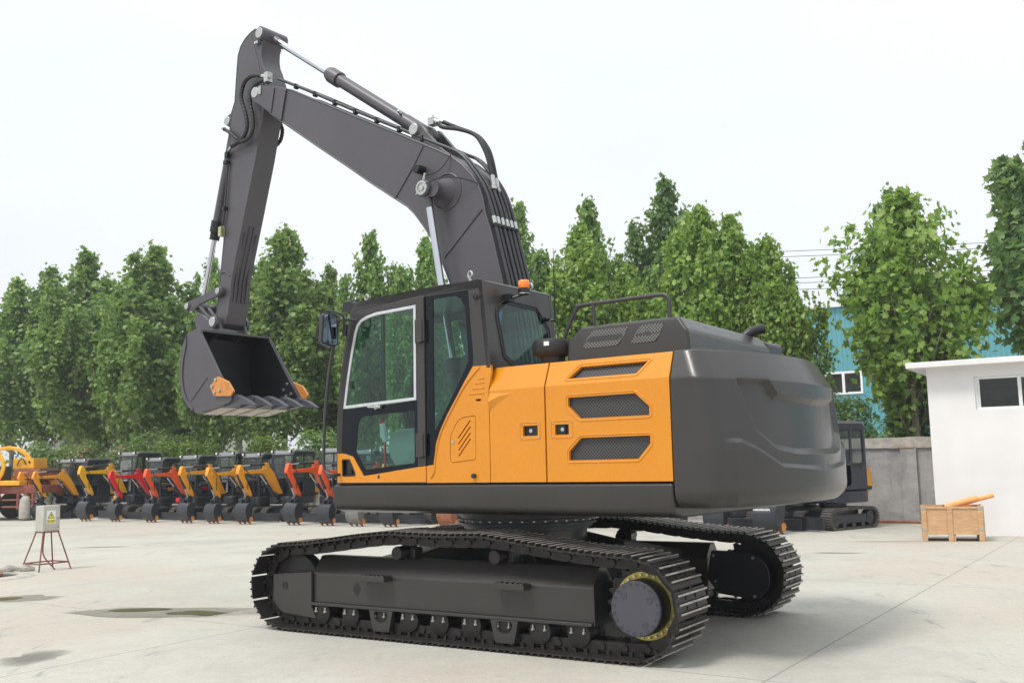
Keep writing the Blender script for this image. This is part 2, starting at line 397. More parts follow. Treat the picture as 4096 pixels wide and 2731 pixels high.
# ------------------------------------------------------------------ camera, sky, sun
EYE = 1.6897; PITCH = 0.12131; ROLL = -0.0217
cd = bpy.data.cameras.new('camera'); cam = bpy.data.objects.new('camera', cd); COL.objects.link(cam)
cd.sensor_width = 36; cd.lens = 34.81; cd.clip_start = .1; cd.clip_end = 1500
cam.matrix_world = Matrix.Translation((0, 0, EYE)) @ Matrix.Rotation(pi/2+PITCH, 4, 'X') @ Matrix.Rotation(ROLL, 4, 'Z')
scene.camera = cam
SUN_EL, SUN_AZ = radians(58), radians(232)      # azimuth clockwise from +Y: the sun stands behind and left of the camera
w = bpy.data.worlds.new('World'); scene.world = w; w.use_nodes = True; nt = w.node_tree
bg = nt.nodes['Background']; sky = N(nt, 'ShaderNodeTexSky', sky_type='NISHITA'); sky.sun_disc = False
sky.sun_elevation = SUN_EL; sky.sun_rotation = SUN_AZ; sky.dust_density = 4; sky.air_density = 1.2
sc = N(nt, 'ShaderNodeMix', data_type='RGBA', blend_type='MULTIPLY'); sc.inputs[0].default_value = 1; sc.inputs[7].default_value = (.1, .1, .1, 1)
nt.links.new(sky.outputs[0], sc.inputs[6])
tc = N(nt, 'ShaderNodeTexCoord'); sp = N(nt, 'ShaderNodeSeparateXYZ'); nt.links.new(tc.outputs['Generated'], sp.inputs[0])
cl = ramp(nt, sp.outputs[2], [(.0, (.86, .885, .92)), (.22, (.92, .955, .98)), (.45, (.97, 1.02, 1.04)), (.6, (1.1, 1.14, 1.16)), (1, (1.55, 1.60, 1.62))])
nn = N(nt, 'ShaderNodeTexNoise'); nn.inputs['Scale'].default_value = 1.6; nn.inputs['Detail'].default_value = 5
mp = N(nt, 'ShaderNodeMapping'); mp.inputs['Scale'].default_value = (1, 1, 2.6); nt.links.new(tc.outputs['Generated'], mp.inputs[0]); nt.links.new(mp.outputs[0], nn.inputs['Vector'])
cn = ramp(nt, nn.outputs['Fac'], [(.3, (.92, .93, .945)), (.65, (1.04, 1.04, 1.035))])
cl = mixc(nt, 1, cl, cn, 'MULTIPLY')
mx = mixc(nt, .86, sc.outputs[2], cl)
nt.links.new(mx, bg.inputs[0]); bg.inputs[1].default_value = 1.0
sd = bpy.data.lights.new('sun', 'SUN'); sun = bpy.data.objects.new('sun', sd); COL.objects.link(sun)
sd.energy = 2.1; sd.angle = radians(14); sd.color = (1, .96, .9)
sdir = Vector((sin(SUN_AZ)*cos(SUN_EL), cos(SUN_AZ)*cos(SUN_EL), sin(SUN_EL)))
sun.rotation_euler = sdir.to_track_quat('Z', 'Y').to_euler(); sun.location = sdir*60
vs = scene.view_settings; vs.view_transform = 'Standard'; vs.look = 'None'; vs.exposure = 0.2; vs.gamma = 1; vs.use_curve_mapping = False
scene.render.engine = 'CYCLES'

# ------------------------------------------------------------------ ground
JOINT = (5.6, 5.53, 6.3, 1.9)
M['concrete'] = concrete()
g = MB(); g.add([(-300, -60, 0), (300, -60, 0), (300, 500, 0), (-300, 500, 0)], [(0, 1, 2, 3)])
o = obj('concrete_yard', g, M['concrete'], smooth=0); struct(o)
def blob(name, cx, cy, rx, ry, ang, m, z, seed, lobes=.25, n=48):
    r = random.Random(seed); ph = [(r.uniform(0, 6.28), r.uniform(.3, 1)*lobes/(k+1)) for k in range(5)]
    pts = []
    for i in range(n):
        t = 2*pi*i/n; q = 1+sum(a*sin((k+2)*t+p) for k, (p, a) in enumerate(ph))
        x, y = rx*q*cos(t), ry*q*sin(t); pts.append((cx+x*cos(ang)-y*sin(ang), cy+x*sin(ang)+y*cos(ang), z))
    b = MB(); b.add(pts, [tuple(range(n))]); o = obj(name, b, m, smooth=0); struct(o)
# ------------------------------------------------------------------ the large excavator
PX, PY, YS, YU = 0.1340, 10.9541, 0.9295, 1.0048
ex = thing('large_excavator', 'huge tracked excavator with orange side panels and raised bucket in front of the small ones', 'excavator', (PX, PY, 0), YS+pi/2)
def S(name, mb, m, parent=ex, **k): return obj(name, mb, m, parent, **k)
Y = 1.5
# deck
d = MB()
sec = [(1.47, 1.235), (1.30, 1.20), (-1.30, 1.20), (-1.47, 1.235), (-1.5, 1.30), (-1.5, 1.497), (1.5, 1.497), (1.5, 1.30)]
d.prism(sec, -2.57, 1.475, 'x')
S('deck_frame', d, M['grey'], bevel=.035, seg=3)
d = MB(); d.box(-2.5, -.70, -1.38, 1.34, 1.50, 2.54); d.box(-2.5, .3, -1.45, .25, 1.50, 2.3)
S('machinery_housing', d, M['black'])
# engine doors: lower face, bevelled top, top return
def side_panel(x0, x1, holes, m, name, x0top=None, cut=None):
    p = MB(); th = .03
    lo = [(x0, 1.508), (x1, 1.508), (x1, 2.365), (x0, 2.365)]
    p.plate(lo, [h for h in holes if h[0][1] < 2.36], Y-th, Y)
    def up(u, v, dd): # v from 0..1 up the bevel
        n = Vector((0, .92, .39)); b = Vector((u, Y-.09*v, 2.365+.222*v)); return tuple(b+n*(dd))
    hu = [[(a, (z-2.365)/.222) for a, z in h] for h in holes if h[0][1] > 2.36]
    p.plate([(x0, 0), (x1, 0), (x1, 1), (x0, 1)], hu, -th, 0, fn=up)
    p.box(x0, x1, 1.10, Y-.09, 2.565, 2.587)
    return S(name, p, m, smooth=25)
def rimmed(parent, poly, fn, r=.006, m=None):
    q = rounded(inset(poly, -.022), .03, 3)
    b = MB(); b.tube([fn(u, v) for u, v in q], r, 8, closed=True)
    return obj('panel_rim', b, m or M['orange'], parent)
gr2 = [(-1.56, 2.25), (-2.245, 2.25), (-2.375, 2.135), (-2.375, 2.06), (-1.682, 2.06), (-1.56, 2.174)]
gr3 = [(-1.684, 1.89), (-2.375, 1.89), (-2.375, 1.822), (-2.256, 1.697), (-1.557, 1.697), (-1.557, 1.775)]
gr1 = [(-1.665, 2.523), (-2.35, 2.523), (-2.25, 2.42), (-1.55, 2.42)]
la1 = [(-1.055, 2.018), (-1.221, 2.018), (-1.221, 1.926), (-1.055, 1.926)]
la2 = [(-1.412, 2.016), (-1.56, 2.016), (-1.56, 1.925), (-1.412, 1.925)]
e1 = side_panel(-1.302, -.672, [la1], M['orange'], 'service_door')
e2 = side_panel(-2.572, -1.318, [gr1, gr2, gr3, la2], M['orange'], 'engine_door')
for e, la in ((e1, la1), (e2, la2)):
    cx = (la[0][0]+la[1][0])/2; b = MB(); b.box(cx-.082, cx+.082, Y-.06, Y-.032, 1.92, 2.024)
    sgn = -1 if e is e1 else 1
    b.box(cx-.05+sgn*.02, cx+.05+sgn*.02, Y-.034, Y-.018, 1.93, 2.012)
    l = obj('door_latch', b, M['black'], e, bevel=.003)
    b = MB(); b.cyl((cx, Y-.02, 1.972), (cx, Y-.008, 1.972), .018); objs('latch_button', b, M['zinc'], e)
    b = MB(); fr = [(cx-.115, 1.897), (cx+.115, 1.897), (cx+.115, 2.047), (cx-.115, 2.047)]
    b.tube([(u, Y, v) for u, v in rounded(fr, .02, 3)], .005, 8, closed=True); obj('panel_rim', b, M['orange'], e)
    b = MB()
    for sx in (-1, 1):
        for z in (1.912, 2.032): b.sphere((cx+sx*.095, Y+.001, z), .008, 6)
    obj('rivets', b, M['zinc'], e)
for gp in (gr2, gr3):
    rimmed(e2, gp, lambda u, v: (u, Y, v))
    b = MB(); b.prism(inset(gp, -.015), Y-.045, Y-.036); obj('grille', b, M['mesh2'], e2, smooth=0)
rimmed(e2, gr1, lambda u, v: (u, Y-.09*(v-2.365)/.222, v))
b = MB(); b.plate(inset(gr1, -.012), [], -.045, -.038, fn=lambda u, v, dd: (u, Y-.09*(v-2.365)/.222+.92*dd, v+.39*dd)); obj('grille', b, M['mesh2'], e2, smooth=0)
b = MB()                                             # sculpted flash below the shoulder of the service door
b.add([(-.675, 1.5, 2.34), (-.675, 1.5, 2.17), (-.675, 1.535, 2.255), (-.80, 1.512, 2.31), (-.95, 1.5, 2.325), (-.78, 1.5, 2.245)], [(0, 2, 3), (0, 3, 4), (2, 1, 5), (2, 5, 3), (3, 5, 4)])
obj('sculpted_flash', b, M['orange'], e1)

# cab side skin rear of the door (orange lower quarter)
q_in = [(.131, 1.672), (.034, 1.683), (.021, 1.785), (.002, 1.896), (-.057, 2.022), (-.15, 2.172), (-.265, 2.328), (-.364, 2.466), (-.476, 2.612)]
qp = [(.128, 1.508)]+q_in+[(-.692, 2.61), (-.700, 2.55), (-.664, 2.39), (-.664, 1.508)]
fuel = rounded([(-.50, 2.144), (-.316, 2.127), (-.26, 2.083), (-.18, 1.958), (-.173, 1.731), (-.197, 1.694), (-.50, 1.722)], .03, 3)
slot = [(-.57, 2.296), (-.505, 2.296), (-.505, 2.275), (-.57, 2.275)]
p = MB(); p.plate(qp, [fuel, rounded(slot, .01, 3)], Y-.03, Y)
qs = S('quarter_panel', p, M['orange'], smooth=25)
p = MB(); sl = []
for z0 in (1.934, 1.875, 1.815, 1.758):
    a = Vector((-.281, z0)); c = Vector((-.433, z0+.163)); n = Vector((.163, .152)).normalized()*.007
    sl.append([tuple(a-n), tuple(a+n), tuple(c+n), tuple(c-n)])
p.plate(inset(fuel, .006), sl, Y-.03, Y-.001); fd = obj('vent_flap', p, M['orange'], qs, smooth=25)
p = MB(); p.box(-.52, -.15, Y-.06, Y-.034, 1.68, 2.17); p.box(-.6, -.5, Y-.06, Y-.034, 2.26, 2.31); obj('backing', p, M['black'], qs)
p = MB(); p.cyl((-.215, Y-.004, 1.90), (-.215, Y+.006, 1.90), .016); obj('flap_lock', p, M['zinc'], qs)
p = MB()
for xa, xb, z in ((-.547, -.611, 2.488), (-.503, -.611, 2.445), (-.464, -.611, 2.395), (-.425, -.611, 2.347)): p.tube([(xa, Y, z), (xb, Y, z+.002)], .007, 8)
objs('pressed_ribs', p, M['orange'], qs)
p = MB(); p.cyl((-.478, Y-.01, 1.57), (-.478, Y+.03, 1.57), .022, n=16); obj('rubber_stop', p, M['rubber'], qs)
p = MB(); p.tube(smoothpath([(.075, Y, 1.56), (.03, Y, 1.62), (.012, Y, 1.75), (-.04, Y, 1.95), (-.14, Y, 2.12), (-.36, Y, 2.42), (-.56, Y, 2.60)], 4), .012, 8); obj('swage_line', p, M['orange'], qs)

# cab shell
side = [(1.41, 1.51), (1.40, 2.20), (1.365, 2.53), (1.293, 2.917), (1.225, 3.20), (1.176, 3.353), (1.116, 3.405), (1.0, 3.42), (.466, 3.444), (-.075, 3.453), (-.58, 3.448), (-.607, 3.43), (-.692, 2.606), (-.692, 1.51)]
door = [(1.385, 1.512), (1.368, 2.234), (1.325, 2.653), (1.18, 3.27), (1.145, 3.315), (1.10, 3.328), (.17, 3.374), (.143, 3.361), (.138, 2.445), (.134, 1.512)]
qwin = [(.122, 3.366), (-.41, 3.372), (-.435, 3.345), (-.46, 3.0), (-.484, 2.727), (-.476, 2.612), (-.364, 2.466), (-.265, 2.328), (-.15, 2.172), (-.057, 2.022), (.002, 1.896), (.021, 1.785), (.034, 1.683), (.131, 1.672)]
cab = MB()
up_side = side[:-2]+[(-.692, 2.62)]
# left wall of the shell: ring around the door, then pillar beside the quarter window
L = [(1.41, 1.51), (1.40, 2.20), (1.365, 2.53), (1.293, 2.917), (1.225, 3.20), (1.176, 3.353), (1.116, 3.405), (1.0, 3.42), (.466, 3.444), (-.075, 3.453), (-.58, 3.448), (-.607, 3.43), (-.692, 2.612), (-.478, 2.614), (-.484, 2.727), (-.46, 3.0), (-.435, 3.345), (-.41, 3.372), (.122, 3.368), (.136, 3.366), (.17, 3.380), (1.10, 3.334), (1.15, 3.32), (1.186, 3.27), (1.331, 2.653), (1.374, 2.234), (1.391, 1.51)]
cab.plate(L, [], 1.44, Y)
cab.plate(side, [rounded([(1.28, 1.9), (1.27, 2.5), (1.06, 3.28), (-.48, 3.30), (-.58, 2.6), (-.5, 1.9)], .08, 3)], .33, .38)
ry = lambda u, v, dd: (-.607-(3.43-v)*.102+dd, u, v)       # the leaning rear wall
rwin = rounded([(1.16, 3.28), (.632, 3.262), (.44, 3.05), (.43, 2.65), (1.14, 2.625), (1.277, 2.70), (1.335, 3.135), (1.30, 3.20)], .03, 3)
cab.plate([(1.5, 3.43), (.33, 3.43), (.33, 2.585), (1.5, 2.585)], [rwin], .002, .05, fn=ry)
top = [(1.10, 3.36), (1.116, 3.405), (1.0, 3.42), (.466, 3.444), (-.075, 3.453), (-.58, 3.448), (-.607, 3.43), (-.60, 3.36)]
cab.prism(top, .33, 1.5)
cab.prism([(1.41, 1.505), (1.33, 1.505), (1.33, 1.62), (1.41, 1.62)], .33, 1.5)
cab.prism([(1.41, 1.51), (1.40, 2.20), (1.365, 2.53), (1.176, 3.353), (1.10, 3.405), (1.07, 3.35), (1.30, 2.5), (1.34, 2.2), (1.35, 1.51)], .33, .40)
cab.box(-.6, 1.38, .35, 1.44, 1.50, 1.54)
cb = S('cab_shell', cab, M['grey'], bevel=.028, seg=3)
b = MB(); pr = rounded([(1.28, 1.9), (1.27, 2.5), (1.06, 3.28), (-.48, 3.30), (-.58, 2.6), (-.5, 1.9)], .08, 3)
b.prism(pr, .352, .356); w = obj('side_window', b, M['glass'], cb, smooth=0)
b = MB(); b.plate(rwin, [inset(rwin, .045)], -.004, 0, fn=ry); obj('window_seal', b, M['bglass'], cb, smooth=0)
b = MB(); b.plate(inset(rwin, .045), [], -.002, .001, fn=ry); obj('rear_window', b, M['glass'], cb, smooth=0)
b = MB(); b.tube([ry(u, v, -.002) for u, v in rwin], .009, 6, closed=True); obj('rubber_gasket', b, M['rubber'], cb)
b = MB(); fl = [(1.375, 1.64), (1.368, 2.2), (1.33, 2.53), (1.145, 3.34)]; b.add([(x, .42, z) for x, z in fl]+[(x, 1.42, z) for x, z in fl], [(i, i+1, i+5, i+4) for i in range(3)]); obj('windscreen', b, M['glass'], cb, smooth=60)
# quarter window: black border and clear pane
qc = [(.027, 3.322), (-.26, 3.325), (-.33, 3.289), (-.389, 3.20), (-.415, 2.771), (-.418, 2.671), (-.346, 2.545), (-.175, 2.291), (-.071, 2.142), (.015, 2.018), (.033, 2.03)]
b = MB(); b.plate(inset(qwin, .004), [qc], 1.482, 1.494); qf = obj('quarter_window_border', b, M['bglass'], cb, smooth=0)
b = MB(); b.prism(qc, 1.485, 1.490); obj('quarter_window', b, M['glass'], cb, smooth=0)
# door
strip_o = rounded([(1.295, 2.288), (1.232, 2.646), (1.125, 3.125), (1.02, 3.245), (.247, 3.291), (.251, 2.327)], .12, 8)
strip_o = [(1.295, 2.288), (1.264, 2.47), (1.232, 2.646), (1.17, 2.92), (1.125, 3.09), (1.09, 3.17), (1.035, 3.22), (.95, 3.25), (.81, 3.274), (.247, 3.291), (.251, 2.327)]
lowb = [(1.299, 2.280), (1.31, 2.1), (1.320, 1.842), (1.273, 1.822), (1.155, 1.783), (.995, 1.586), (.248, 1.662), (.248, 2.319)]
dm = MB()
grey_part = [(1.385, 1.826), (1.368, 2.234), (1.325, 2.653), (1.18, 3.27), (1.145, 3.315), (1.10, 3.328), (.17, 3.374), (.143, 3.361), (.138, 2.445), (.136, 1.676), (.244, 1.664), (.244, 3.294), (.81, 3.278), (.95, 3.256), (1.039, 3.225), (1.096, 3.174), (1.131, 3.09), (1.176, 2.92), (1.238, 2.646), (1.301, 2.29), (1.325, 1.842), (1.313, 1.826)]
dm.plate(grey_part, [], 1.455, 1.508)
dr = S('cab_door', dm, M['grey'], bevel=.008, seg=2)
dy = MB(); ypart = [(1.385, 1.823), (1.313, 1.821), (1.149, 1.785), (.995, 1.582), (.136, 1.673), (.134, 1.515), (1.385, 1.515)]
hp = rounded([(1.318, 1.762), (1.201, 1.762), (1.113, 1.61), (1.118, 1.582), (1.31, 1.579)], .02, 3)
dy.plate(ypart, [hp], 1.455, 1.508); obj('lower_door_panel', dy, M['orange'], dr, smooth=25)
b = MB(); b.plate(inset(hp, .001), [inset(hp, .018)], 1.48, 1.512); b.prism(inset(hp, .002), 1.465, 1.475); b.box(1.18, 1.25, 1.476, 1.50, 1.605, 1.735); obj('door_handle', b, M['black'], dr, bevel=.004)
b = MB(); b.plate(strip_o, [inset(strip_o, .032)], 1.495, 1.513); obj('window_trim', b, M['alu'], dr, bevel=.004)
b = MB(); b.prism(inset(strip_o, .028), 1.499, 1.504); obj('upper_door_window', b, M['glass'], dr, smooth=0)
b = MB(); b.box(.71, .745, 1.47, 1.498, 2.315, 3.27); b.box(1.15, 1.19, 1.512, 1.52, 2.50, 2.58); obj('sliding_pane_edge', b, M['black'], dr)
lowc = rounded([(1.011, 2.199), (1.069, 2.146), (1.113, 1.846), (.975, 1.648), (.285, 1.705), (.282, 2.225)], .02, 2)
b = MB(); b.plate(inset(lowb, .002), [lowc], 1.497, 1.503); obj('lower_window_border', b, M['bglass'], dr, smooth=0)
b = MB(); b.prism(lowc, 1.498, 1.502); obj('lower_door_window', b, M['glass'], dr, smooth=0)
for z in (3.02, 1.88):
    b = MB(); b.box(.155, .235, 1.508, 1.545, z-.125, z+.115); b.box(.118, .15, 1.508, 1.535, z-.115, z+.105); b.cyl((.15, 1.535, z-.12), (.15, 1.535, z+.11), .014, n=12); obj('door_hinge', b, M['grey'], dr, bevel=.008)
b = MB(); b.cyl((.80, 1.51, 2.285), (.80, 1.53, 2.285), .025, n=14); b.tube([(.80, 1.53, 2.285), (.90, 1.54, 2.29)], .01, 8); b.tube([(.80, 1.53, 2.285), (.72, 1.53, 2.283)], .018, 8); obj('window_latch', b, M['zinc'], dr)
b = MB(); b.sphere((.87, 1.505, 3.297), .02, 8, sq=(1, .3, 1)); b.sphere((.78, 1.505, 1.573), .022, 8, sq=(1, .3, 1)); objs('door_bump', b, M['grey'], dr)
# things on the cab
def eye(x, y, z):
    b = MB(); b.torus((x, y, z), .034, .011, (0.3, 1, 0)); b.cyl((x, y, z-.1), (x, y, z-.036), .014, n=12); S('lifting_eye', b, M['zinc'])
eye(1.20, 1.25, 3.505); eye(-.30, 1.30, 3.555); eye(-.50, .55, 3.505)
b = MB(); b.lathe([(.052, 0), (.055, .005), (.055, .07), (.046, .08), (.0, .085)], (-.80, 1.08, 3.385), n=28)
bc = S('warning_beacon', b, paint('beacon_amber', (.95, .22, .01), .18, 0, .6, .04, 9), smooth=50)
b = MB(); b.lathe([(.045, -.02), (.06, -.015), (.06, .035), (.053, .04), (0, .04)], (-.80, 1.08, 3.345), n=28); b.tube([(-.80, 1.08, 3.33), (-.72, 1.13, 3.30), (-.66, 1.14, 3.30)], .015, 8); b.box(-.70, -.62, 1.10, 1.2, 3.26, 3.33); obj('beacon_base', b, M['black'], bc)
b = MB(); b.lathe([(.06, 0), (.063, .004), (.06, .008)], (-.80, 1.08, 3.325), n=28); obj('base_ring', b, M['zinc'], bc)
bracket = MB()
b = MB(); b.tube([(-.70, .47, 3.14), (-.73, .46, 3.14), (-.735, .455, 3.19), (-.735, .455, 3.9)], [.016, .014, .011, .0025], 8); b.sphere((-.66, .49, 3.155), .03, 8); S('antenna', b, M['black'])
b = MB(); b.cyl((-.52, 1.5, 3.29), (-.52, 1.54, 3.29), .018, n=14); b.sphere((-.535, 1.52, 3.275), .022, 8, sq=(1, .6, 1)); S('rubber_stop', b, M['rubber'])
lamp = MB(); lamp.prism(rounded([(1.47, 3.37), (1.31, 3.35), (1.27, 3.42), (1.32, 3.47), (1.46, 3.475)], .03, 4), 1.22, 1.36); lamp.cyl((1.28, 1.29, 3.36), (1.24, 1.29, 3.28), .014, n=10)
wl = S('work_lamp', lamp, M['black'], bevel=.012, seg=3)
b = MB(); b.box(1.472, 1.476, 1.235, 1.345, 3.385, 3.46); obj('lamp_lens', b, M['mglass'], wl)
b = MB(); b.tube(smoothpath([(1.10, 1.50, 3.225), (1.19, 1.60, 3.23), (1.245, 1.62, 3.21), (1.27, 1.62, 3.16), (1.282, 1.62, 3.077), (1.343, 1.62, 2.90), (1.406, 1.62, 2.62), (1.46, 1.62, 2.188), (1.475, 1.62, 1.818), (1.47, 1.62, 1.68), (1.43, 1.62, 1.62), (1.36, 1.6, 1.60), (1.34, 1.52, 1.60)], 5), .0165, 10)
gb = S('mirror_post', b, M['pipe'])
b = MB(); b.tube(smoothpath([(1.115, 1.68, 3.06), (1.09, 1.70, 3.226), (1.139, 1.72, 3.28), (1.296, 1.72, 3.316), (1.382, 1.72, 3.299), (1.425, 1.72, 3.218), (1.444, 1.72, 3.12)], 4), .011, 8)
b.cyl((1.45, 1.72, 3.13), (1.46, 1.72, 3.06), .03, n=12); b.cyl((1.10, 1.66, 3.16), (1.12, 1.66, 3.04), .028, n=12); obj('mirror_bracket', b, M['black'], gb)
mp_ = rounded([(-.105, 2.97), (-.085, 3.29), (.085, 3.30), (.10, 2.95), (.03, 2.93)], .04, 4); mn = Vector((-.965, .26, 0)).normalized(); mt = Vector((-mn.y, mn.x, 0))
mf = lambda u, v, dd: tuple(Vector((1.29, 1.72, v))+mt*u+mn*dd)
b = MB(); b.prism(mp_, -.05, .03, fn=mf); mh = obj('mirror_housing', b, M['black'], gb, bevel=.015, seg=3)
b = MB(); b.prism(inset(mp_, .018), .031, .033, fn=mf); S('mirror_glass', b, M['mirror'], gb, smooth=0)
# inside the cab
b = MB(); b.prism(rounded([(.55, 2.02), (.05, 1.98), (-.12, 2.10), (-.22, 2.74), (-.16, 2.80), (-.06, 2.76), (.04, 2.14), (.52, 2.12)], .05, 4), .72, 1.18); b.prism(rounded([(-.22, 2.80), (-.27, 2.98), (-.17, 3.02), (-.12, 2.84)], .03, 3), .82, 1.08); b.box(-.02, .45, .75, 1.15, 1.54, 1.98)
st = S('operator_seat', b, M['seat'], bevel=.03, seg=3)
b = MB(); b.prism(rounded([(.80, 2.0), (.62, 2.06), (.40, 2.06), (.15, 2.03), (.15, 1.62), (.66, 1.62), (.80, 1.78)], .06, 4), 1.20, 1.34); obj('side_console', b, M['cream'], st, bevel=.02)
b = MB(); b.tube([(.56, 1.27, 2.05), (.62, 1.27, 2.22)], [.045, .03], 12); b.sphere((.63, 1.27, 2.26), .035, 8); b.tube([(.85, 1.0, 1.54), (.80, 1.0, 2.0)], .012, 8); b.tube([(.9, .8, 1.54), (.82, .8, 2.05)], .012, 8); b.box(.75, 1.05, .8, 1.2, 1.56, 1.60, ); obj('control_levers', b, M['black'], st)
b = MB(); b.tube([(.86, 1.33, 1.62), (.855, 1.33, 1.97)], .012, 8); b.tube([(.90, 1.33, 2.12), (.93, 1.33, 2.18)], [.028, .012], 8); sh = obj('safety_hammer', b, M['red'], st)
b = MB(); b.tube([(.855, 1.33, 1.93), (.87, 1.33, 2.0), (.895, 1.33, 2.12)], [.015, .045, .032], 10); obj('hammer_head', b, M['white'], st)
b = MB(); b.tube([(1.0, .9, 2.26), (.98, 1.2, 2.28), (.62, 1.25, 2.31), (.62, 1.25, 2.2)], .014, 8); obj('grab_rail', b, M['black'], st)
b = MB(); b.box(-.50, -.34, .42, .9, 1.6, 2.55); obj('rear_console', b, M['black'], st, bevel=.03)
b = MB(); b.tube([(-.45, 1.22, 2.66), (-.46, 1.2, 3.18)], [.09, .13], 14); obj('blue_reflection_shape', b, M['blueg'], st)  # added blue column, imitates the blue reflection in the rear window
b = MB(); b.tube([(1.19, .405, 3.30), (1.36, .405, 2.3), (1.38, .405, 1.6)], .028, 8); b.tube([(.2, .40, 1.55), (.16, .40, 3.36)], .03, 8); obj('far_pillar', b, M['black'], cb)

# intake pre-cleaner
b = MB(); b.lathe([(.10, -.16), (.11, -.04), (.155, -.025), (.175, .0), (.182, .02), (.182, .10), (.170, .122), (.12, .13), (0, .132)], (-1.12, 1.09, 2.715), n=40)
pc = S('air_precleaner', b, M['rubber'])
b = MB(); a0 = atan2(.35, -.3)
b.add([(-1.12+.1835*cos(a), 1.09+.1835*sin(a), z) for z in (2.77, 2.81) for a in (1.75, 1.90, 2.03)], [(0, 1, 4, 3), (1, 2, 5, 4)]); obj('maker_label', b, M['white'], pc, smooth=0)

# hood
hd = MB(); zt = 2.935; zc = 2.80
base = [(-1.30, 1.12), (-2.585, 1.12), (-2.45, -1.05), (-1.30, -1.05)]
midr = [(-1.31, 1.12), (-2.575, 1.12), (-2.43, -1.05), (-1.31, -1.05)]
topr = [(-1.46, 1.09), (-2.473, 1.09), (-2.33, -1.02), (-1.46, -1.02)]
V = [(x, y, 2.57) for x, y in base]+[(x, y, zc) for x, y in midr]+[(x, y, zt) for x, y in topr]
hd.add(V, [(0, 1, 5, 4), (1, 2, 6, 5), (2, 3, 7, 6), (3, 0, 4, 7), (4, 5, 9, 8), (5, 6, 10, 9), (6, 7, 11, 10), (7, 4, 8, 11), (8, 9, 10, 11), (3, 2, 1, 0)])
hood = S('engine_hood', hd, M['grey'], bevel=.03, seg=4)
b = MB(); b.box(-2.40, -1.40, -1.5, -1.03, 2.55, 2.90); obj('far_hood_cover', b, M['grey'], hood, bevel=.05, seg=3)
def hoodface(u, v, dd):
    if v <= zc: return (u, 1.12+dd, v)
    return (u, 1.12-.03*(v-zc)/(zt-zc)+dd, v)
for poly in ([(-1.58, 2.888), (-1.985, 2.885), (-1.873, 2.723), (-1.49, 2.724)], [(-2.095, 2.885), (-2.345, 2.885), (-2.266, 2.728), (-2.0, 2.726)]):
    pr = rounded(poly, .03, 3); b = MB(); b.plate(pr, [], .002, .006, fn=hoodface)
    vm = obj('vent_mesh', b, M['mesh'], hood, smooth=0)
b = MB(); b.tube(smoothpath([(-1.20, 1.02, 2.58), (-1.22, 1.02, 2.85), (-1.36, 1.02, 3.11), (-1.43, 1.02, 3.15), (-1.9, 1.02, 3.152), (-2.25, 1.02, 3.152), (-2.33, 1.02, 3.13), (-2.352, 1.02, 3.06), (-2.352, 1.02, 2.93)], 5), .0185, 10); b.cyl((-1.56, 1.02, 2.92), (-1.56, 1.02, 3.15), .016, n=10); S('hood_handrail', b, M['pipe'])
b = MB(); b.tube(smoothpath([(-2.27, -.78, 2.90), (-2.29, -.80, 2.955), (-2.37, -.86, 3.0), (-2.43, -.91, 3.01)], 5), .05, 16, cap=False); b.tube(smoothpath([(-2.27, -.78, 2.90), (-2.29, -.80, 2.955), (-2.37, -.86, 3.0), (-2.425, -.906, 3.009)], 5), .043, 16); S('exhaust_stack', b, M['black'])

# counterweight: plan curve swept up a profile, with pressed relief on the tail
A_END = radians(27.3)
def relief(a, z):
    aa = abs(a)*180/pi
    def seg(p, q): return p, q
    out = 0.0
    # recessed field (angle deg, z)
    P = [(20.8, 2.325), (14.1, 2.325), (12.3, 2.20), (0, 2.17), (0, 1.725), (8.7, 1.735), (13.4, 1.773), (17.6, 1.914)]
    def sd(px, py, poly, kx):
        d = 1e9; inside = False; n = len(poly)
        for i in range(n):
            x1, y1 = poly[i]; x2, y2 = poly[(i+1) % n]
            ax_, ay_, bx_, by_ = x1*kx, y1, x2*kx, y2; qx, qy = px*kx, py
            ex_, ey_ = bx_-ax_, by_-ay_; t = max(0, min(1, ((qx-ax_)*ex_+(qy-ay_)*ey_)/(ex_*ex_+ey_*ey_)))
            if not (x1 == 0 and x2 == 0): d = min(d, hypot(qx-ax_-ex_*t, qy-ay_-ey_*t))
            if (y1 > py) != (y2 > py) and px < (x2-x1)*(py-y1)/(y2-y1)+x1: inside = not inside
        return d if inside else -d
    s = sd(aa, z, P, .0573); out -= .055*max(0, min(1, .5+s/.05))
    line = [(40, 1.831), (21.7, 1.829), (18.8, 1.769), (13.2, 1.619), (0, 1.575)]
    zl = line[-1][1]
    for i in range(4):
        if line[i+1][0] <= aa <= line[i][0]:
            t = (aa-line[i+1][0])/(line[i][0]-line[i+1][0]); zl = line[i+1][1]+t*(line[i][1]-line[i+1][1])
    out += .032*max(0, min(1, .5+(zl-z)/.035))
    return out
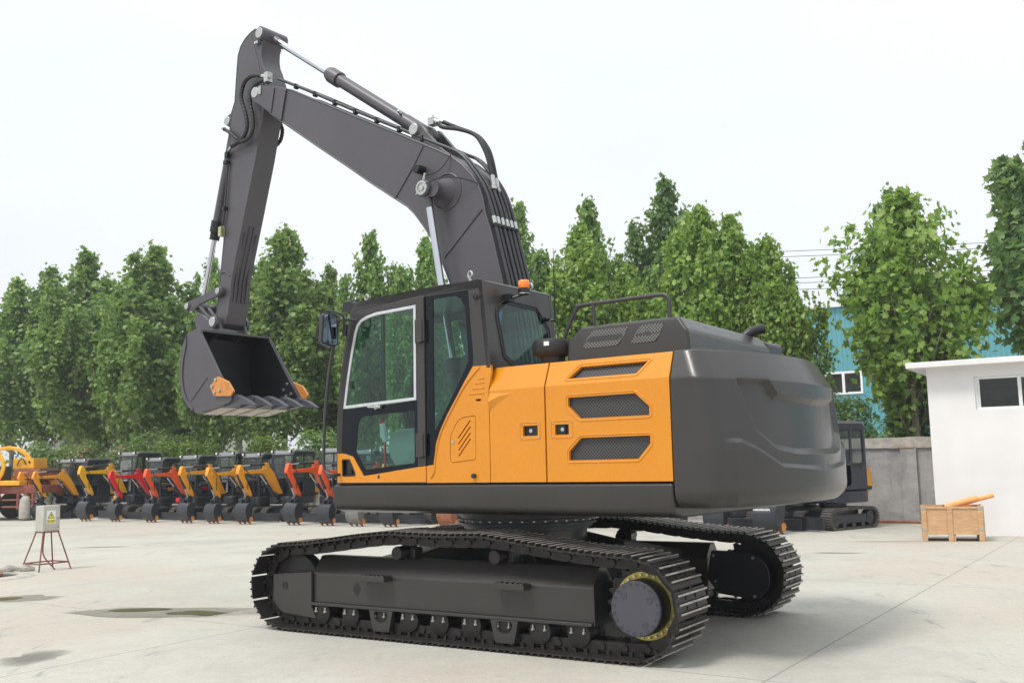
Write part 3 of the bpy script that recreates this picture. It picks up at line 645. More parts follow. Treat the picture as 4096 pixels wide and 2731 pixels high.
def cwplan(z):
    if z < 1.42: R = 3.29-.10*((1.42-z)/.14)**2
    elif z < 1.75: R = 3.29+.0*z
    elif z < 2.34: R = 3.29-.05*(z-1.75)/.6
    else: R = 3.24-.14*((z-2.34)/.245)
    yl = Y if z < 2.35 else Y-.09*(z-2.35)/.235
    if z < 1.42: yl = Y-.10*((1.42-z)/.14)**2
    yl -= .0
    pts = []; rc = .10
    x_c = -sqrt(R*R-(yl)**2)
    half = [(-2.585, yl), (-2.66, yl)]
    n0 = 5
    # straight side then fillet then arc
    xf = x_c+rc*1.0
    for i in range(1, n0+1): half.append((-2.66+(xf+2.66)*i/n0, yl))
    a0 = atan2(yl, -x_c); a1 = a0-.04
    c1 = (-R*cos(a1), R*sin(a1)); cc = (x_c, yl)
    for i in range(1, 9):
        t = i/9; half.append((xf*(1-t)**2+2*cc[0]*t*(1-t)+c1[0]*t*t, yl*(1-t)**2+2*cc[1]*t*(1-t)+c1[1]*t*t))
    K = 170
    for i in range(K+1):
        a = a1*(1-i/K); rr = R+relief(a, z)*min(1, max(0, (a1-a)/.03)) ; half.append((-rr*cos(a), rr*sin(a)))
    full = half+[(x, -y) for x, y in reversed(half[:-1])]
    return full
zs = [1.285, 1.295, 1.315, 1.345, 1.38, 1.42]+[1.42+.0075*i for i in range(1, 123)]+[2.34, 2.348, 2.36, 2.40, 2.45, 2.5, 2.55, 2.575, 2.583]
zs = sorted(set(round(z, 4) for z in zs if z <= 2.583))
cw = MB(); rs = []
for z in zs:
    rs.append([(x, y, z) for x, y in cwplan(z)])
top = rs[-1]; rs.append([(x*.995-.01 if x < -2.6 else x, y*.985, 2.595) for x, y, z in top])
cw.rings([[Vector(p) for p in r] for r in rs], cap=True)
S('counterweight', cw, M['grey'], smooth=24)

# boom
B = .26
bt = [(4.155, 6.966), (3.608, 6.755), (2.482, 6.152), (1.305, 5.528), (1.033, 5.381), (.813, 5.257), (.641, 5.118), (.494, 4.962), (.42, 4.849), (.35, 4.68), (.316, 4.493), (.23, 4.231), (.092, 3.674), (-.08, 2.3), (-.02, 2.0)]
bb = [(.30, 2.0), (.52, 2.5), (.84, 3.753), (.945, 3.986), (1.118, 4.319), (1.228, 4.475), (1.386, 4.667), (1.502, 4.775), (1.738, 4.933), (2.153, 5.211), (2.485, 5.447), (3.127, 5.887), (3.79, 6.35), (4.055, 6.539), (4.40, 6.80), (4.435, 6.89), (4.37, 6.98)]
b = MB(); b.prism(bt+bb, -B, B)
bm_ = S('boom', b, M['boom'], bevel=.014, seg=3)
b = MB()
for s in (-1, 1):
    for e in (bt[:-1], bb[1:-3]): b.tube([(x, s*(B-.004), z) for x, z in inset(e, 0)] if 0 else [(x, s*(B-.002), z) for x, z in e], .013, 8)
    for l in ([(1.237, 5.47), (1.402, 5.245), (1.702, 4.909)], [(.357, 4.542), (.932, 4.06)]):
        b.tube([(l[0][0], s*B, l[0][1])]+[(x, s*B, z) for x, z in l[1:]], .015, 8)
    b.torus((.88, s*B, 4.84), .215, .014, n=36)
obj('weld_seams', b, M['boom'], bm_)
b = MB()
for s in (-1, 1):
    b.lathe([(.19, 0), (.14, .06), (.10, .12), (.10, .2)], (.93, s*B, 4.85), (0, s, 0), 28)
objs('cylinder_boss', b, M['boom'], bm_)
b = MB()
for s in (-1, 1):
    y0, y1 = (B, B+.025) if s > 0 else (-B-.025, -B)
    b.prism([(4.19, 6.965), (3.70, 6.785), (3.80, 6.37), (4.06, 6.55), (4.40, 6.80), (4.43, 6.89), (4.37, 6.97)], y0, y1)
    y0, y1 = (B+.025, B+.04) if s > 0 else (-B-.04, -B-.025)
    b.prism([(4.17, 6.95), (3.92, 6.86), (3.99, 6.52), (4.40, 6.81), (4.42, 6.89), (4.36, 6.96)], y0, y1)
objs('nose_plate', b, M['boom'], bm_, bevel=.006)
b = MB(); b.cyl((4.332, -.31, 6.891), (4.332, .31, 6.891), .075, n=28); 
for s in (-1, 1): b.box(4.19, 4.24, s*.30-.02, s*.30+.02, 6.83, 6.95)
obj('nose_pin', b, M['zinc'], bm_, bevel=.005)
b = MB()
for s in (-.21, .15): b.prism([(1.47, 5.61), (1.49, 5.74), (1.43, 5.80), (1.34, 5.79), (1.0, 5.40), (.8, 5.25), (1.5, 5.58), (1.7, 5.70)], s, s+.06)
objs('cylinder_bracket', b, M['boom'], bm_, bevel=.008)
b = MB(); b.cyl((1.412, -.25, 5.721), (1.412, .25, 5.721), .07, n=24); obj('bracket_pin', b, M['zinc'], bm_, bevel=.008)
b = MB(); b.cyl((1.24, .262, 5.165), (1.24, .40, 5.165), .055, n=16); b.cyl((1.20, .262, 5.0), (1.20, .30, 5.0), .028, n=12); bs = obj('boom_sensor', b, M['black'], bm_, bevel=.01)
b = MB(); b.tube([(1.15, .33, 5.10), (1.17, .34, 5.0), (1.22, .33, 4.97)], .018, 8); b.cyl((1.10, .262, 4.93), (1.10, .31, 4.93), .03, n=8); obj('sensor_fitting', b, M['zinc'], bm_)
b = MB(); b.tube(smoothpath([(1.13, .34, 5.07), (.98, .36, 5.06), (.88, .33, 5.12), (.80, .27, 5.27)], 5), .007, 6); b.tube(smoothpath([(.98, .52, 4.90), (.80, .45, 4.95), (.60, .36, 4.93), (.40, .28, 4.85)], 5), .007, 6); obj('sensor_wire', b, M['black'], bm_)
# boom cylinders
for s in (-1, 1):
    y0 = s*.42
    P0 = Vector((1.045, y0, 4.866)); P1 = Vector((.45, y0, 1.55)); dv = (P1-P0).normalized()
    b = MB(); b.cyl(P0+dv*2.1, P1, .085, n=28); b.cyl((P0+dv*2.05), P0+dv*2.2, .10, n=28)
    c_ = S('boom_cylinder', b, M['boom'], bevel=.006)
    b = MB(); b.cyl(P0+dv*.22, P0+dv*2.1, .042, n=24); obj('piston_rod', b, M['chrome'], c_)
    b = MB(); b.cyl(P0+dv*.05, P0+dv*.235, .052, .045, n=20); b.cyl((1.045, y0-.07, 4.866), (1.045, y0+.07, 4.866), .10, n=28); b.cyl((1.045, .5*y0, 4.866), (1.045, y0, 4.866), .085, n=24); obj('rod_eye', b, M['boom'], c_, bevel=.008)
    b = MB(); b.lathe([(.085, 0), (.085, .03), (.06, .032), (.058, .02), (.035, .02), (.033, .034), (0, .034)], (1.045, y0+s*.07, 4.866), (0, s, 0), 28); b.tube([(1.045, y0+s*.09, 4.866), (1.13, y0+s*.09, 4.80)], .012, 8); obj('pin_cap', b, M['zinc'], c_)
# arm cylinder
P0 = Vector((1.412, 0, 5.721)); P1 = Vector((4.345, 0, 7.794)); dv = (P1-P0).normalized()
b = MB(); b.cyl(P0+dv*.05, P0+dv*1.95, .083, n=32); b.cyl(P0+dv*.0, P0+dv*.42, .092, n=32); b.cyl((1.412, -.085, 5.721), (1.412, .085, 5.721), .10, n=28)
ac = S('arm_cylinder', b, M['boom'], bevel=.006)
b = MB(); b.cyl(P0+dv*1.87, P0+dv*2.08, .108, n=32); b.cyl(P0+dv*2.08, P0+dv*2.14, .088, n=32); obj('gland_collar', b, M['boom'], ac, bevel=.012)
b = MB(); b.cyl(P0+dv*2.1, P1-dv*.12, .047, n=24); obj('piston_rod', b, M['chrome'], ac)
b = MB(); b.cyl(P1-dv*.2, P1, .05, .07, n=20); b.cyl((P1.x, -.08, P1.z), (P1.x, .08, P1.z), .09, n=24); obj('rod_eye', b, M['boom'], ac, bevel=.006)
b = MB(); b.box(1.25, 1.34, -.04, .06, 5.80, 5.895); obj('hose_manifold', b, M['zinc'], ac, bevel=.004); b = MB(); b.cyl((1.30, .02, 5.88), (1.17, .03, 5.80), .03, n=10); b.cyl((1.30, -.06, 5.90), (1.17, -.08, 5.83), .03, n=10)
for i in range(3): b.cyl((1.27+.025*i, .04-.03*i, 5.895), (1.27+.025*i, .04-.03*i, 5.925), .011, n=6)
b.cyl((1.78, .07, 6.05), (1.78, .12, 6.08), .02, n=8)
objs('manifold_fitting', b, M['zinc'], ac, bevel=.004)
# arm
Ah = .17
al = [(4.39, 7.927), (4.50, 7.915), (4.615, 7.888), (4.729, 7.83), (4.829, 7.74), (4.884, 7.62), (4.905, 7.432), (4.928, 7.15), (4.944, 6.943), (5.03, 6.768), (5.085, 6.213), (5.145, 5.34), (5.155, 4.92), (5.223, 4.407), (5.25, 4.20), (5.285, 3.95), (5.30, 3.75), (5.265, 3.68), (5.19, 3.665)]
ar = [(5.10, 3.72), (5.032, 3.868), (4.965, 4.355), (4.872, 4.67), (4.69, 5.258), (4.46, 6.026), (4.303, 6.658), (4.184, 6.86), (4.19, 7.019), (4.298, 7.291), (4.345, 7.38), (4.364, 7.478), (4.362, 7.58), (4.335, 7.68), (4.26, 7.76), (4.27, 7.86)]
b = MB(); b.prism(al+ar, -Ah, Ah)
am = S('arm', b, M['boom'], bevel=.012, seg=3)
b = MB()
for s in (-1, 1):
    b.tube([(x, s*Ah, z) for x, z in [(4.61, 7.88), (4.45, 7.45), (4.36, 7.12)]], .012, 8)
    b.tube([(x, s*(Ah-.002), z) for x, z in al[1:-2]], .008, 6)
b.tube([(5.24, Ah, 4.47), (5.10, Ah+.008, 4.47), (5.0, Ah, 4.40)], .014, 8)
obj('weld_seams', b, M['boom'], am)
b = MB()
for y_ in (-.10, -.035, .035, .10):
    off = abs(y_)*1.6
    b.tube([(4.72+off*.25, y_, 5.15-off), (4.86+off*.2, y_, 4.66), (4.95, y_, 4.36), (5.005, y_, 4.02)], .013, 6)
objs('wear_strips', b, M['boom'], am)
b = MB(); b.cyl((5.223, -.23, 3.752), (5.223, .23, 3.752), .085, n=28); b.cyl((4.345, -.22, 7.794), (4.345, .22, 7.794), .10, n=28); b.cyl((5.16, -.24, 4.188), (5.16, .24, 4.188), .07, n=24); objs('arm_boss', b, M['boom'], am, bevel=.01)
b = MB()
for s in (-1, 1): b.cyl((4.345, s*.22, 7.794), (4.345, s*.235, 7.794), .075, n=24); b.box(4.39, 4.47, s*.2-.02, s*.2+.02, 7.66, 7.70)
b.cyl((5.131, -.17, 6.70), (5.131, .17, 6.70), .065, n=20)
objs('arm_pin', b, M['zinc'], am, bevel=.005)
b = MB(); b.add([], []); b.prism([(5.04, 6.82), (5.16, 6.80), (5.20, 6.66), (5.10, 6.60), (5.05, 6.5)], -.13, -.09); b.prism([(5.04, 6.82), (5.16, 6.80), (5.20, 6.66), (5.10, 6.60), (5.05, 6.5)], .09, .13); objs('cylinder_ears', b, M['boom'], am, bevel=.006)
# bucket cylinder
P0 = Vector((5.15, 0, 6.70)); P1 = Vector((5.879, 0, 4.05)); dv = (P1-P0).normalized()
b = MB(); b.cyl(P0+dv*.03, P0+dv*1.55, .068, n=28); bcy = S('bucket_cylinder', b, M['boom'])
b = MB(); b.cyl(P0+dv*1.44, P0+dv*1.62, .088, n=28); b.cyl(P0+dv*1.62, P0+dv*1.73, .072, n=28); obj('gland_collar', b, M['black'], bcy, bevel=.01)
b = MB(); b.cyl(P0+dv*1.7, P1-dv*.06, .036, n=24); obj('piston_rod', b, M['chrome'], bcy)
b = MB(); b.cyl((P1.x, -.07, P1.z), (P1.x, .07, P1.z), .075, n=24); obj('rod_eye', b, M['boom'], bcy)
# linkage
lk = MB()
for s in (-1, 1):
    y0, y1 = sorted((s*.20, s*.245))
    lk.prism(rounded([(5.11, 4.13), (5.21, 4.14), (5.23, 4.22), (5.14, 4.255), (5.40, 4.17), (5.80, 4.12), (5.90, 4.11), (5.95, 4.05), (5.90, 3.98), (5.83, 3.99), (5.66, 4.04), (5.36, 4.07)] if 0 else [(5.10, 4.17), (5.13, 4.25), (5.21, 4.25), (5.56, 4.17), (5.88, 4.12), (5.94, 4.07), (5.93, 4.0), (5.86, 3.97), (5.60, 4.05), (5.20, 4.12)], .02, 2), y0, y1)
    lk.cyl((5.16, s*.17, 4.188), (5.16, s*.26, 4.188), .065, n=24); lk.cyl((5.879, s*.17, 4.05), (5.879, s*.26, 4.05), .065, n=24)
ln = S('side_link', lk, M['boom'], bevel=.008)
b = MB()
for s in (-1, 1): b.cyl((5.16, s*.26, 4.188), (5.16, s*.275, 4.188), .045, n=16); b.cyl((5.879, s*.26, 4.05), (5.879, s*.275, 4.05), .045, n=16)
objs('link_pin', b, M['zinc'], ln, bevel=.006)
b = MB(); b.cyl((5.879, -.17, 4.05), (5.879, .17, 4.05), .06, n=20); b.cyl((5.65, -.19, 3.84), (5.65, .19, 3.84), .06, n=20); b.prism([(5.92, 4.08), (5.83, 4.08), (5.60, 3.87), (5.62, 3.80), (5.70, 3.80)], -.10, -.04); b.prism([(5.92, 4.08), (5.83, 4.08), (5.60, 3.87), (5.62, 3.80), (5.70, 3.80)], .04, .10); S('bucket_link', b, M['boom'], bevel=.008)

# bucket
W_ = .60
back = [(5.06, 3.60), (5.20, 3.612), (5.40, 3.55), (5.455, 3.40), (5.50, 3.22), (5.515, 3.05), (5.505, 2.90), (5.46, 2.76), (5.392, 2.634), (5.32, 2.553), (5.241, 2.495), (5.15, 2.458), (5.078, 2.441), (4.85, 2.475), (4.50, 2.535), (4.335, 2.572)]
bk = MB(); inn = []
for i, (x, z) in enumerate(back):
    a = Vector(back[max(i-1, 0)]); c = Vector(back[min(i+1, len(back)-1)]); t = (c-a).normalized(); n = Vector((-t.y, t.x))*(-.028)
    inn.append((x+n.x, z+n.y))
bk.prism(back+inn[::-1], -W_+.02, W_-.02)
bucket = S('bucket', bk, M['boom'], smooth=40)
sidep = back+[(4.36, 2.625), (4.62, 2.957), (5.044, 3.541)]
for s in (-1, 1):
    b = MB(); y0, y1 = sorted((s*(W_-.025), s*W_)); b.prism(sidep, y0, y1); obj('bucket_side', b, M['boom'], bucket, bevel=.004)
    b = MB(); y0, y1 = sorted((s*W_, s*(W_+.022)))
    b.prism([(4.40, 2.55), (4.335, 2.60), (4.60, 2.95), (5.044, 3.55), (5.11, 3.56), (4.68, 2.93), (4.56, 2.70), (4.62, 2.60), (5.07, 2.52), (5.17, 2.535), (5.13, 2.455), (5.078, 2.445), (4.85, 2.478)], y0, y1)
    b.prism([(5.38, 3.55), (5.455, 3.40), (5.50, 3.22), (5.515, 3.05), (5.505, 2.90), (5.46, 2.76), (5.392, 2.634), (5.30, 2.545), (5.20, 2.48), (5.19, 2.52), (5.27, 2.57), (5.35, 2.66), (5.41, 2.78), (5.445, 2.92), (5.45, 3.05), (5.43, 3.22), (5.37, 3.42)], y0, y1-s*.008 if s > 0 else y1)
    b.tube([(4.90, s*W_, 2.92), (5.25, s*W_, 2.62)], .012, 6)
    obj('side_wear_plate', b, M['boom'], bucket, bevel=.004)
    b = MB(); y0, y1 = sorted((s*(W_+.022), s*(W_+.055)))
    cpoly = [(4.609, 2.915), (4.379, 2.834), (4.262, 2.698), (4.33, 2.632), (4.68, 2.652), (4.771, 2.786)]
    b.prism(cpoly, y0, y1); sc_ = obj('side_cutter', b, M['cutter'], bucket, bevel=.008)
    b = MB()
    for x, z in ((4.635, 2.87), (4.71, 2.79), (4.655, 2.70), (4.55, 2.725)):
        b.cyl((x, s*(W_+.05), z), (x, s*(W_+.075), z), .022, n=10); b.cyl((x, s*(W_-.025), z), (x, s*(W_-.05), z), .022, n=8)
    objs('cutter_bolt', b, M['zinc'], bucket, bevel=.004)
for i in range(5):
    yc = -.54+.27*i; b = MB(); hw = .052
    b.add([(4.55, yc-hw, 2.615), (4.55, yc+hw, 2.615), (4.55, yc+hw, 2.50), (4.55, yc-hw, 2.50),
           (4.32, yc-hw*1.05, 2.660), (4.32, yc+hw*1.05, 2.660), (4.30, yc+hw*1.05, 2.535), (4.30, yc-hw*1.05, 2.535),
           (4.12, yc-hw*.75, 2.590), (4.12, yc+hw*.75, 2.590), (4.12, yc+hw*.75, 2.515), (4.12, yc-hw*.75, 2.515),
           (3.955, yc-hw*.6, 2.507), (3.955, yc+hw*.6, 2.507), (3.955, yc+hw*.6, 2.497), (3.955, yc-hw*.6, 2.497)],
          [(0, 1, 5, 4), (1, 2, 6, 5), (2, 3, 7, 6), (3, 0, 4, 7), (4, 5, 9, 8), (5, 6, 10, 9), (6, 7, 11, 10), (7, 4, 8, 11), (8, 9, 13, 12), (9, 10, 14, 13), (10, 11, 15, 14), (11, 8, 12, 15), (12, 13, 14, 15), (3, 2, 1, 0)])
    b.cyl((4.26, yc+hw*.9, 2.61), (4.26, yc+hw*1.25, 2.61), .018, n=8)
    obj('bucket_tooth', b, M['hub'], bucket, bevel=.005)
b = MB(); b.prism([(4.335, 2.600), (4.335, 2.560), (4.62, 2.508), (4.62, 2.55)], -W_, W_); obj('cutting_edge', b, M['hub'], bucket, bevel=.004)
b = MB()
for i in range(4): b.prism([(4.62, 2.513), (5.05, 2.441), (5.05, 2.425), (4.62, 2.498)], -.56+.29*i, -.32+.29*i)
objs('bottom_wear_strips', b, M['worn'], bucket, bevel=.003)
b = MB()
for s in (-1, 1):
    y0, y1 = sorted((s*.19, s*.235))
    b.prism([(5.36, 3.50), (5.10, 3.60), (5.13, 3.70), (5.17, 3.80), (5.223, 3.84), (5.30, 3.80), (5.34, 3.76), (5.57, 3.90), (5.65, 3.92), (5.72, 3.86), (5.70, 3.74), (5.46, 3.40)], y0, y1)
    b.cyl((5.223, s*.235, 3.752), (5.223, s*.29, 3.752), .095, n=28)
obj('bucket_ear', b, M['boom'], bucket, bevel=.008)
b = MB()
for s in (-1, 1): b.cyl((5.223, s*.29, 3.752), (5.223, s*.305, 3.752), .07, n=24)
objs('bucket_pin', b, M['zinc'], bucket, bevel=.006)
b = MB(); b.torus((5.52, 0, 3.80), .07, .018, (1, 0, 0)); obj('lifting_hook', b, M['boom'], bucket)
b = MB()                                        # thin darker sheets over the inside faces
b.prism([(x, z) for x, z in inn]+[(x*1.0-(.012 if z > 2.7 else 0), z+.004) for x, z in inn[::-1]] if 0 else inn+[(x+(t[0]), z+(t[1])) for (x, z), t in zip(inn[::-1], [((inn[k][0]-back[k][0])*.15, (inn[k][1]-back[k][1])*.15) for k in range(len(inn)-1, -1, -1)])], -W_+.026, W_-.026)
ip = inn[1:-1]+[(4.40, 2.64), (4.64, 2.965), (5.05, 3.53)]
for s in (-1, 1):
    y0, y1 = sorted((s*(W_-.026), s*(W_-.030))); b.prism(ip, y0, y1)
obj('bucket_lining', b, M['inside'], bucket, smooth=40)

# hydraulic lines
def pipe(name, pts, r, m='pipe', sub=5, parent=None): 
    b = MB(); b.tube(smoothpath(pts, sub), r, 10); return S(name, b, M[m], parent or ex)
ys6 = [.20, .13, .045, -.04, -.12, -.20]
for i, y_ in enumerate(ys6):
    e = .052+.012*(i % 2)
    if i in (0, 5):
        base_ = [(3.95, 7.00), (3.34, 6.68), (2.55, 6.245), (1.81, 5.85), (1.36, 5.61), (1.0, 5.42), (.76, 5.29), (.62, 5.16), (.47, 4.955), (.37, 4.78), (.29, 4.56)]
    else:
        base_ = [(.76, 5.30), (.62, 5.17), (.47, 4.97), (.37, 4.80), (.29, 4.58)] if i in (1, 4) else [(.42, 4.93), (.37, 4.80), (.29, 4.58)]
    low = [(.235, 4.343), (.16, 4.05), (.065, 3.681), (-.04, 3.2), (-.12, 2.6)]
    pts = [(x-.02 if z < 5 else x, y_, z+(.02 if z > 5 else 0)) for x, z in base_+low]
    hp_ = pipe('hydraulic_pipe', pts, .021 if i in (0, 2, 5) else .017)
    if i == 0:
        b = MB()
        for k in range(7):
            t = .12+.125*k; x = 3.95-(3.95-.9)*t; z = np.interp(x, [.76, 1.0, 1.36, 1.81, 2.55, 3.34, 3.95], [5.31, 5.44, 5.63, 5.87, 6.265, 6.70, 7.02])
            b.box(x-.02, x+.02, y_-.03, y_+.035, z-.045, z+.024)
        for k in range(9): b.box(0, 0, 0, 0, 0, 0) if 0 else None
        objs('pipe_clamp', b, M['black'], hp_, bevel=.006)
    b = MB(); b.cyl((.262-.02, y_, 4.455), (.240-.02, y_, 4.365), .026, n=14); obj('pipe_union', b, M['zinc'], hp_, bevel=.006)
    b = MB(); b.cyl((.238-.02, y_, 4.36), (.232-.02, y_, 4.335), .031, n=14); obj('union_nut', b, M['black'], hp_)
for pts, yy in (([(1.19, 5.81), (1.12, 5.735), (.85, 5.645), (.61, 5.52), (.464, 5.296), (.395, 5.075), (.366, 4.958)], .04), ([(1.19, 5.84), (.974, 5.722), (.665, 5.552), (.515, 5.38), (.446, 5.209), (.389, 4.946)], -.06)):
    h_ = pipe('hydraulic_hose', [(x, yy, z) for x, z in pts], .025, 'rubber', 6)
    x, z = pts[-1]; b = MB(); b.cyl((x+.005, yy, z+.03), (x-.01, yy, z-.10), .03, n=12); b.cyl((x-.01, yy, z-.10), (x-.012, yy, z-.14), .04, n=12); objs('hose_fitting', b, M['zinc'], h_, bevel=.005)
def corr(name, pts, r):
    P = smoothpath(pts, 14); b = MB(); b.tube(P, [r*(1.0 if (i//2) % 2 else .86) for i in range(len(P))], 10); return S(name, b, M['rubber'])
h1 = corr('armoured_hose', [(x, .25, z) for x, z in [(4.23, 7.12), (4.448, 7.18), (4.616, 7.139), (4.693, 6.989), (4.682, 6.854), (4.594, 6.645), (4.562, 6.452), (4.645, 6.321), (4.814, 6.265), (4.90, 6.25)]], .032)
h2 = corr('armoured_hose', [(x, .25, z) for x, z in [(4.15, 7.05), (4.335, 7.05), (4.459, 6.968), (4.499, 6.828), (4.453, 6.631), (4.423, 6.457), (4.476, 6.321), (4.60, 6.268), (4.70, 6.27)]], .030)
h3 = corr('armoured_hose', [(5.115, .22, 6.56), (4.96, .22, 6.46), (4.80, .22, 6.33)], .026)
h4 = corr('armoured_hose', [(4.35, -.25, 6.80), (4.44, -.25, 6.638), (4.40, -.25, 6.495), (4.45, -.25, 6.355), (4.56, -.22, 6.27)], .030)
b = MB(); b.cyl((4.26, .25, 7.13), (4.06, .25, 7.06), .028, n=12); b.box(4.08, 4.16, .2, .29, 7.0, 7.14); b.cyl((4.9, .25, 6.25), (5.0, .22, 6.22), .022, n=10); objs('hose_fitting', b, M['zinc'], h1, bevel=.004)
b = MB(); b.cyl((5.11, .22, 6.555), (5.17, .21, 6.585), .03, .022, n=10); objs('hose_fitting', b, M['zinc'], h3)
ap = pipe('arm_pipe', [(5.0, .2, 6.22), (5.035, .2, 6.19), (5.05, .2, 6.013), (5.10, .2, 5.403), (5.125, .2, 5.25), (5.15, .2, 5.13)], .016)
b = MB(); b.box(5.02, 5.08, .18, .24, 6.12, 6.2); b.box(5.03, 5.11, .17, .24, 6.03, 6.08); b.box(5.07, 5.13, .17, .235, 5.36, 5.41); objs('pipe_clamp', b, M['black'], ap, bevel=.005)
b = MB(); b.box(5.12, 5.19, .17, .25, 4.98, 5.12); obj('check_valve', b, paint('zinc_yellow', (.45, .46, .26), .35, .6, 0, .1, 9), ap, bevel=.008)

# ---------------- undercarriage (its own heading, turned slightly against the house)
RU = YU-YS; G = 1.385
def Uo(name, mb, m, parent=ex, **k):
    o = obj(name, mb, m, parent, **k)
    if parent is ex: o.rotation_euler = (0, 0, RU)
    return o
b = MB(); b.lathe([(.66, .98), (.66, 1.0), (.70, 1.0), (.70, 1.03), (.72, 1.03), (.745, 1.035), (.745, 1.06), (.70, 1.062), (.70, 1.09), (.77, 1.092), (.77, 1.105), (.74, 1.107), (.74, 1.21), (0, 1.21)], (0, 0, 0), n=72)
sr = Uo('slew_ring', b, M['pipe'])
b = MB()
for i in range(40):
    a = 2*pi*i/40
    for R_, z_ in ((.755, 1.08),): b.cyl((R_*cos(a), R_*sin(a), z_), (R_*cos(a), R_*sin(a), z_+.018), .013, n=6)
objs('ring_bolt', b, M['zinc'], sr)
b = MB(); b.lathe([(.55, .5), (.64, .62), (.64, .99), (0, .99)], (0, 0, 0), n=48)
b.prism([(.95, .45), (.95, .80), (-.95, .80), (-.95, .45)], -.62, .62)
for sx in (-1, 1):
    for sy in (-1, 1):
        b.rings([[Vector(p) for p in [(sx*.95, sy*.40, .50), (sx*.95, sy*.40, .84), (sx*.30, sy*.60, .93), (sx*.30, sy*.60, .50)]], [Vector(p) for p in [(sx*1.30, sy*1.14, .36), (sx*1.30, sy*1.14, .70), (sx*.80, sy*1.14, .72), (sx*.80, sy*1.14, .36)]]])
Uo('centre_frame', b, M['grey'], bevel=.02)
# one track: frame beam with its sprocket, idler, rollers and shoes; the other is a mirrored layout
def trackpath():
    R_ = .352; zc_ = .452; xs_ = 2.04; L_ = []
    def arc(cx, a0, a1, n): return [(cx+R_*cos(a0+(a1-a0)*i/n), zc_+R_*sin(a0+(a1-a0)*i/n)) for i in range(n+1)]
    L_ += [(-xs_+2*xs_*i/30, zc_-R_) for i in range(31)]
    L_ += arc(xs_, -pi/2, pi/2-.03, 24)
    L_ += [(p.x, p.y) for p in [Vector((x, z)) for x, z in [(1.7, .822), (1.3, .875), (.9, .925), (.60, .949), (.1, .938), (-.1, .938), (-.52, .949), (-.9, .90), (-1.36, .845), (-1.75, .812)]]]
    L_ += arc(-xs_, pi/2+.03, 3*pi/2, 24)
    return L_
TP = trackpath()
cum = [0]
for i in range(len(TP)): p, q = TP[i], TP[(i+1) % len(TP)]; cum.append(cum[-1]+hypot(q[0]-p[0], q[1]-p[1]))
NSH = round(cum[-1]/.216); PIT = cum[-1]/NSH
def along(s):
    s %= cum[-1]
    for i in range(len(TP)):
        if cum[i+1] >= s:
            t = (s-cum[i])/(cum[i+1]-cum[i]); p, q = TP[i], TP[(i+1) % len(TP)]; return Vector((p[0]+(q[0]-p[0])*t, p[1]+(q[1]-p[1])*t))
# shoe mesh: local x along travel, y across, z outward
sh = MB(); hw = .316; hp2 = PIT/2
prof = [(-hp2+.002, .060), (-hp2+.004, .072), (-.088, .074), (-.083, .098), (-.070, .098), (-.064, .075), (-.014, .075), (-.008, .098), (.006, .098), (.012, .075), (.060, .075), (.067, .098), (.080, .098), (.085, .074), (hp2+.012, .066), (hp2+.018, .058), (hp2-.004, .058)]
prof = prof+[(.09, .062), (-.09, .062)]
def shoe_mesh():
    b = MB()
    b.prism(prof, -hw, hw)
    tips = [(-.083, -.070), (-.008, .006), (.067, .080)]
    for a, c in tips: b.box(a-.001, c+.001, -hw+.004, hw-.004, .0955, .1004, 1)
    for s in (-1, 1):
        y0, y1 = sorted((s*.075, s*.125))
        b.prism(rounded([(-hp2-.03, -.03), (-hp2+.03, -.045), (hp2-.05, -.048), (hp2+.0, -.04), (hp2+.03, -.01), (hp2+.02, .035), (.05, .06), (-.06, .06), (-hp2-.02, .03)], .015, 2), y0+s*.0, y1)
        b.cyl((-hp2, s*.125, 0), (-hp2, s*.145, 0), .026, n=12)
        b.box(-.075, -.045, min(s*.10, s*.16), max(s*.10, s*.16), .025, .062); b.box(.035, .065, min(s*.10, s*.16), max(s*.10, s*.16), .025, .062)
        for xx in (-.045, .035): b.box(xx-.012, xx+.018, s*.10-.018, s*.10+.018, .0752, .083)
    b.cyl((-hp2, -.125, 0), (-hp2, .125, 0), .022, n=10)
    return mesh_of(b, 'track_shoe', [M['steel'], M['worn']], 30)
SHM = shoe_mesh()
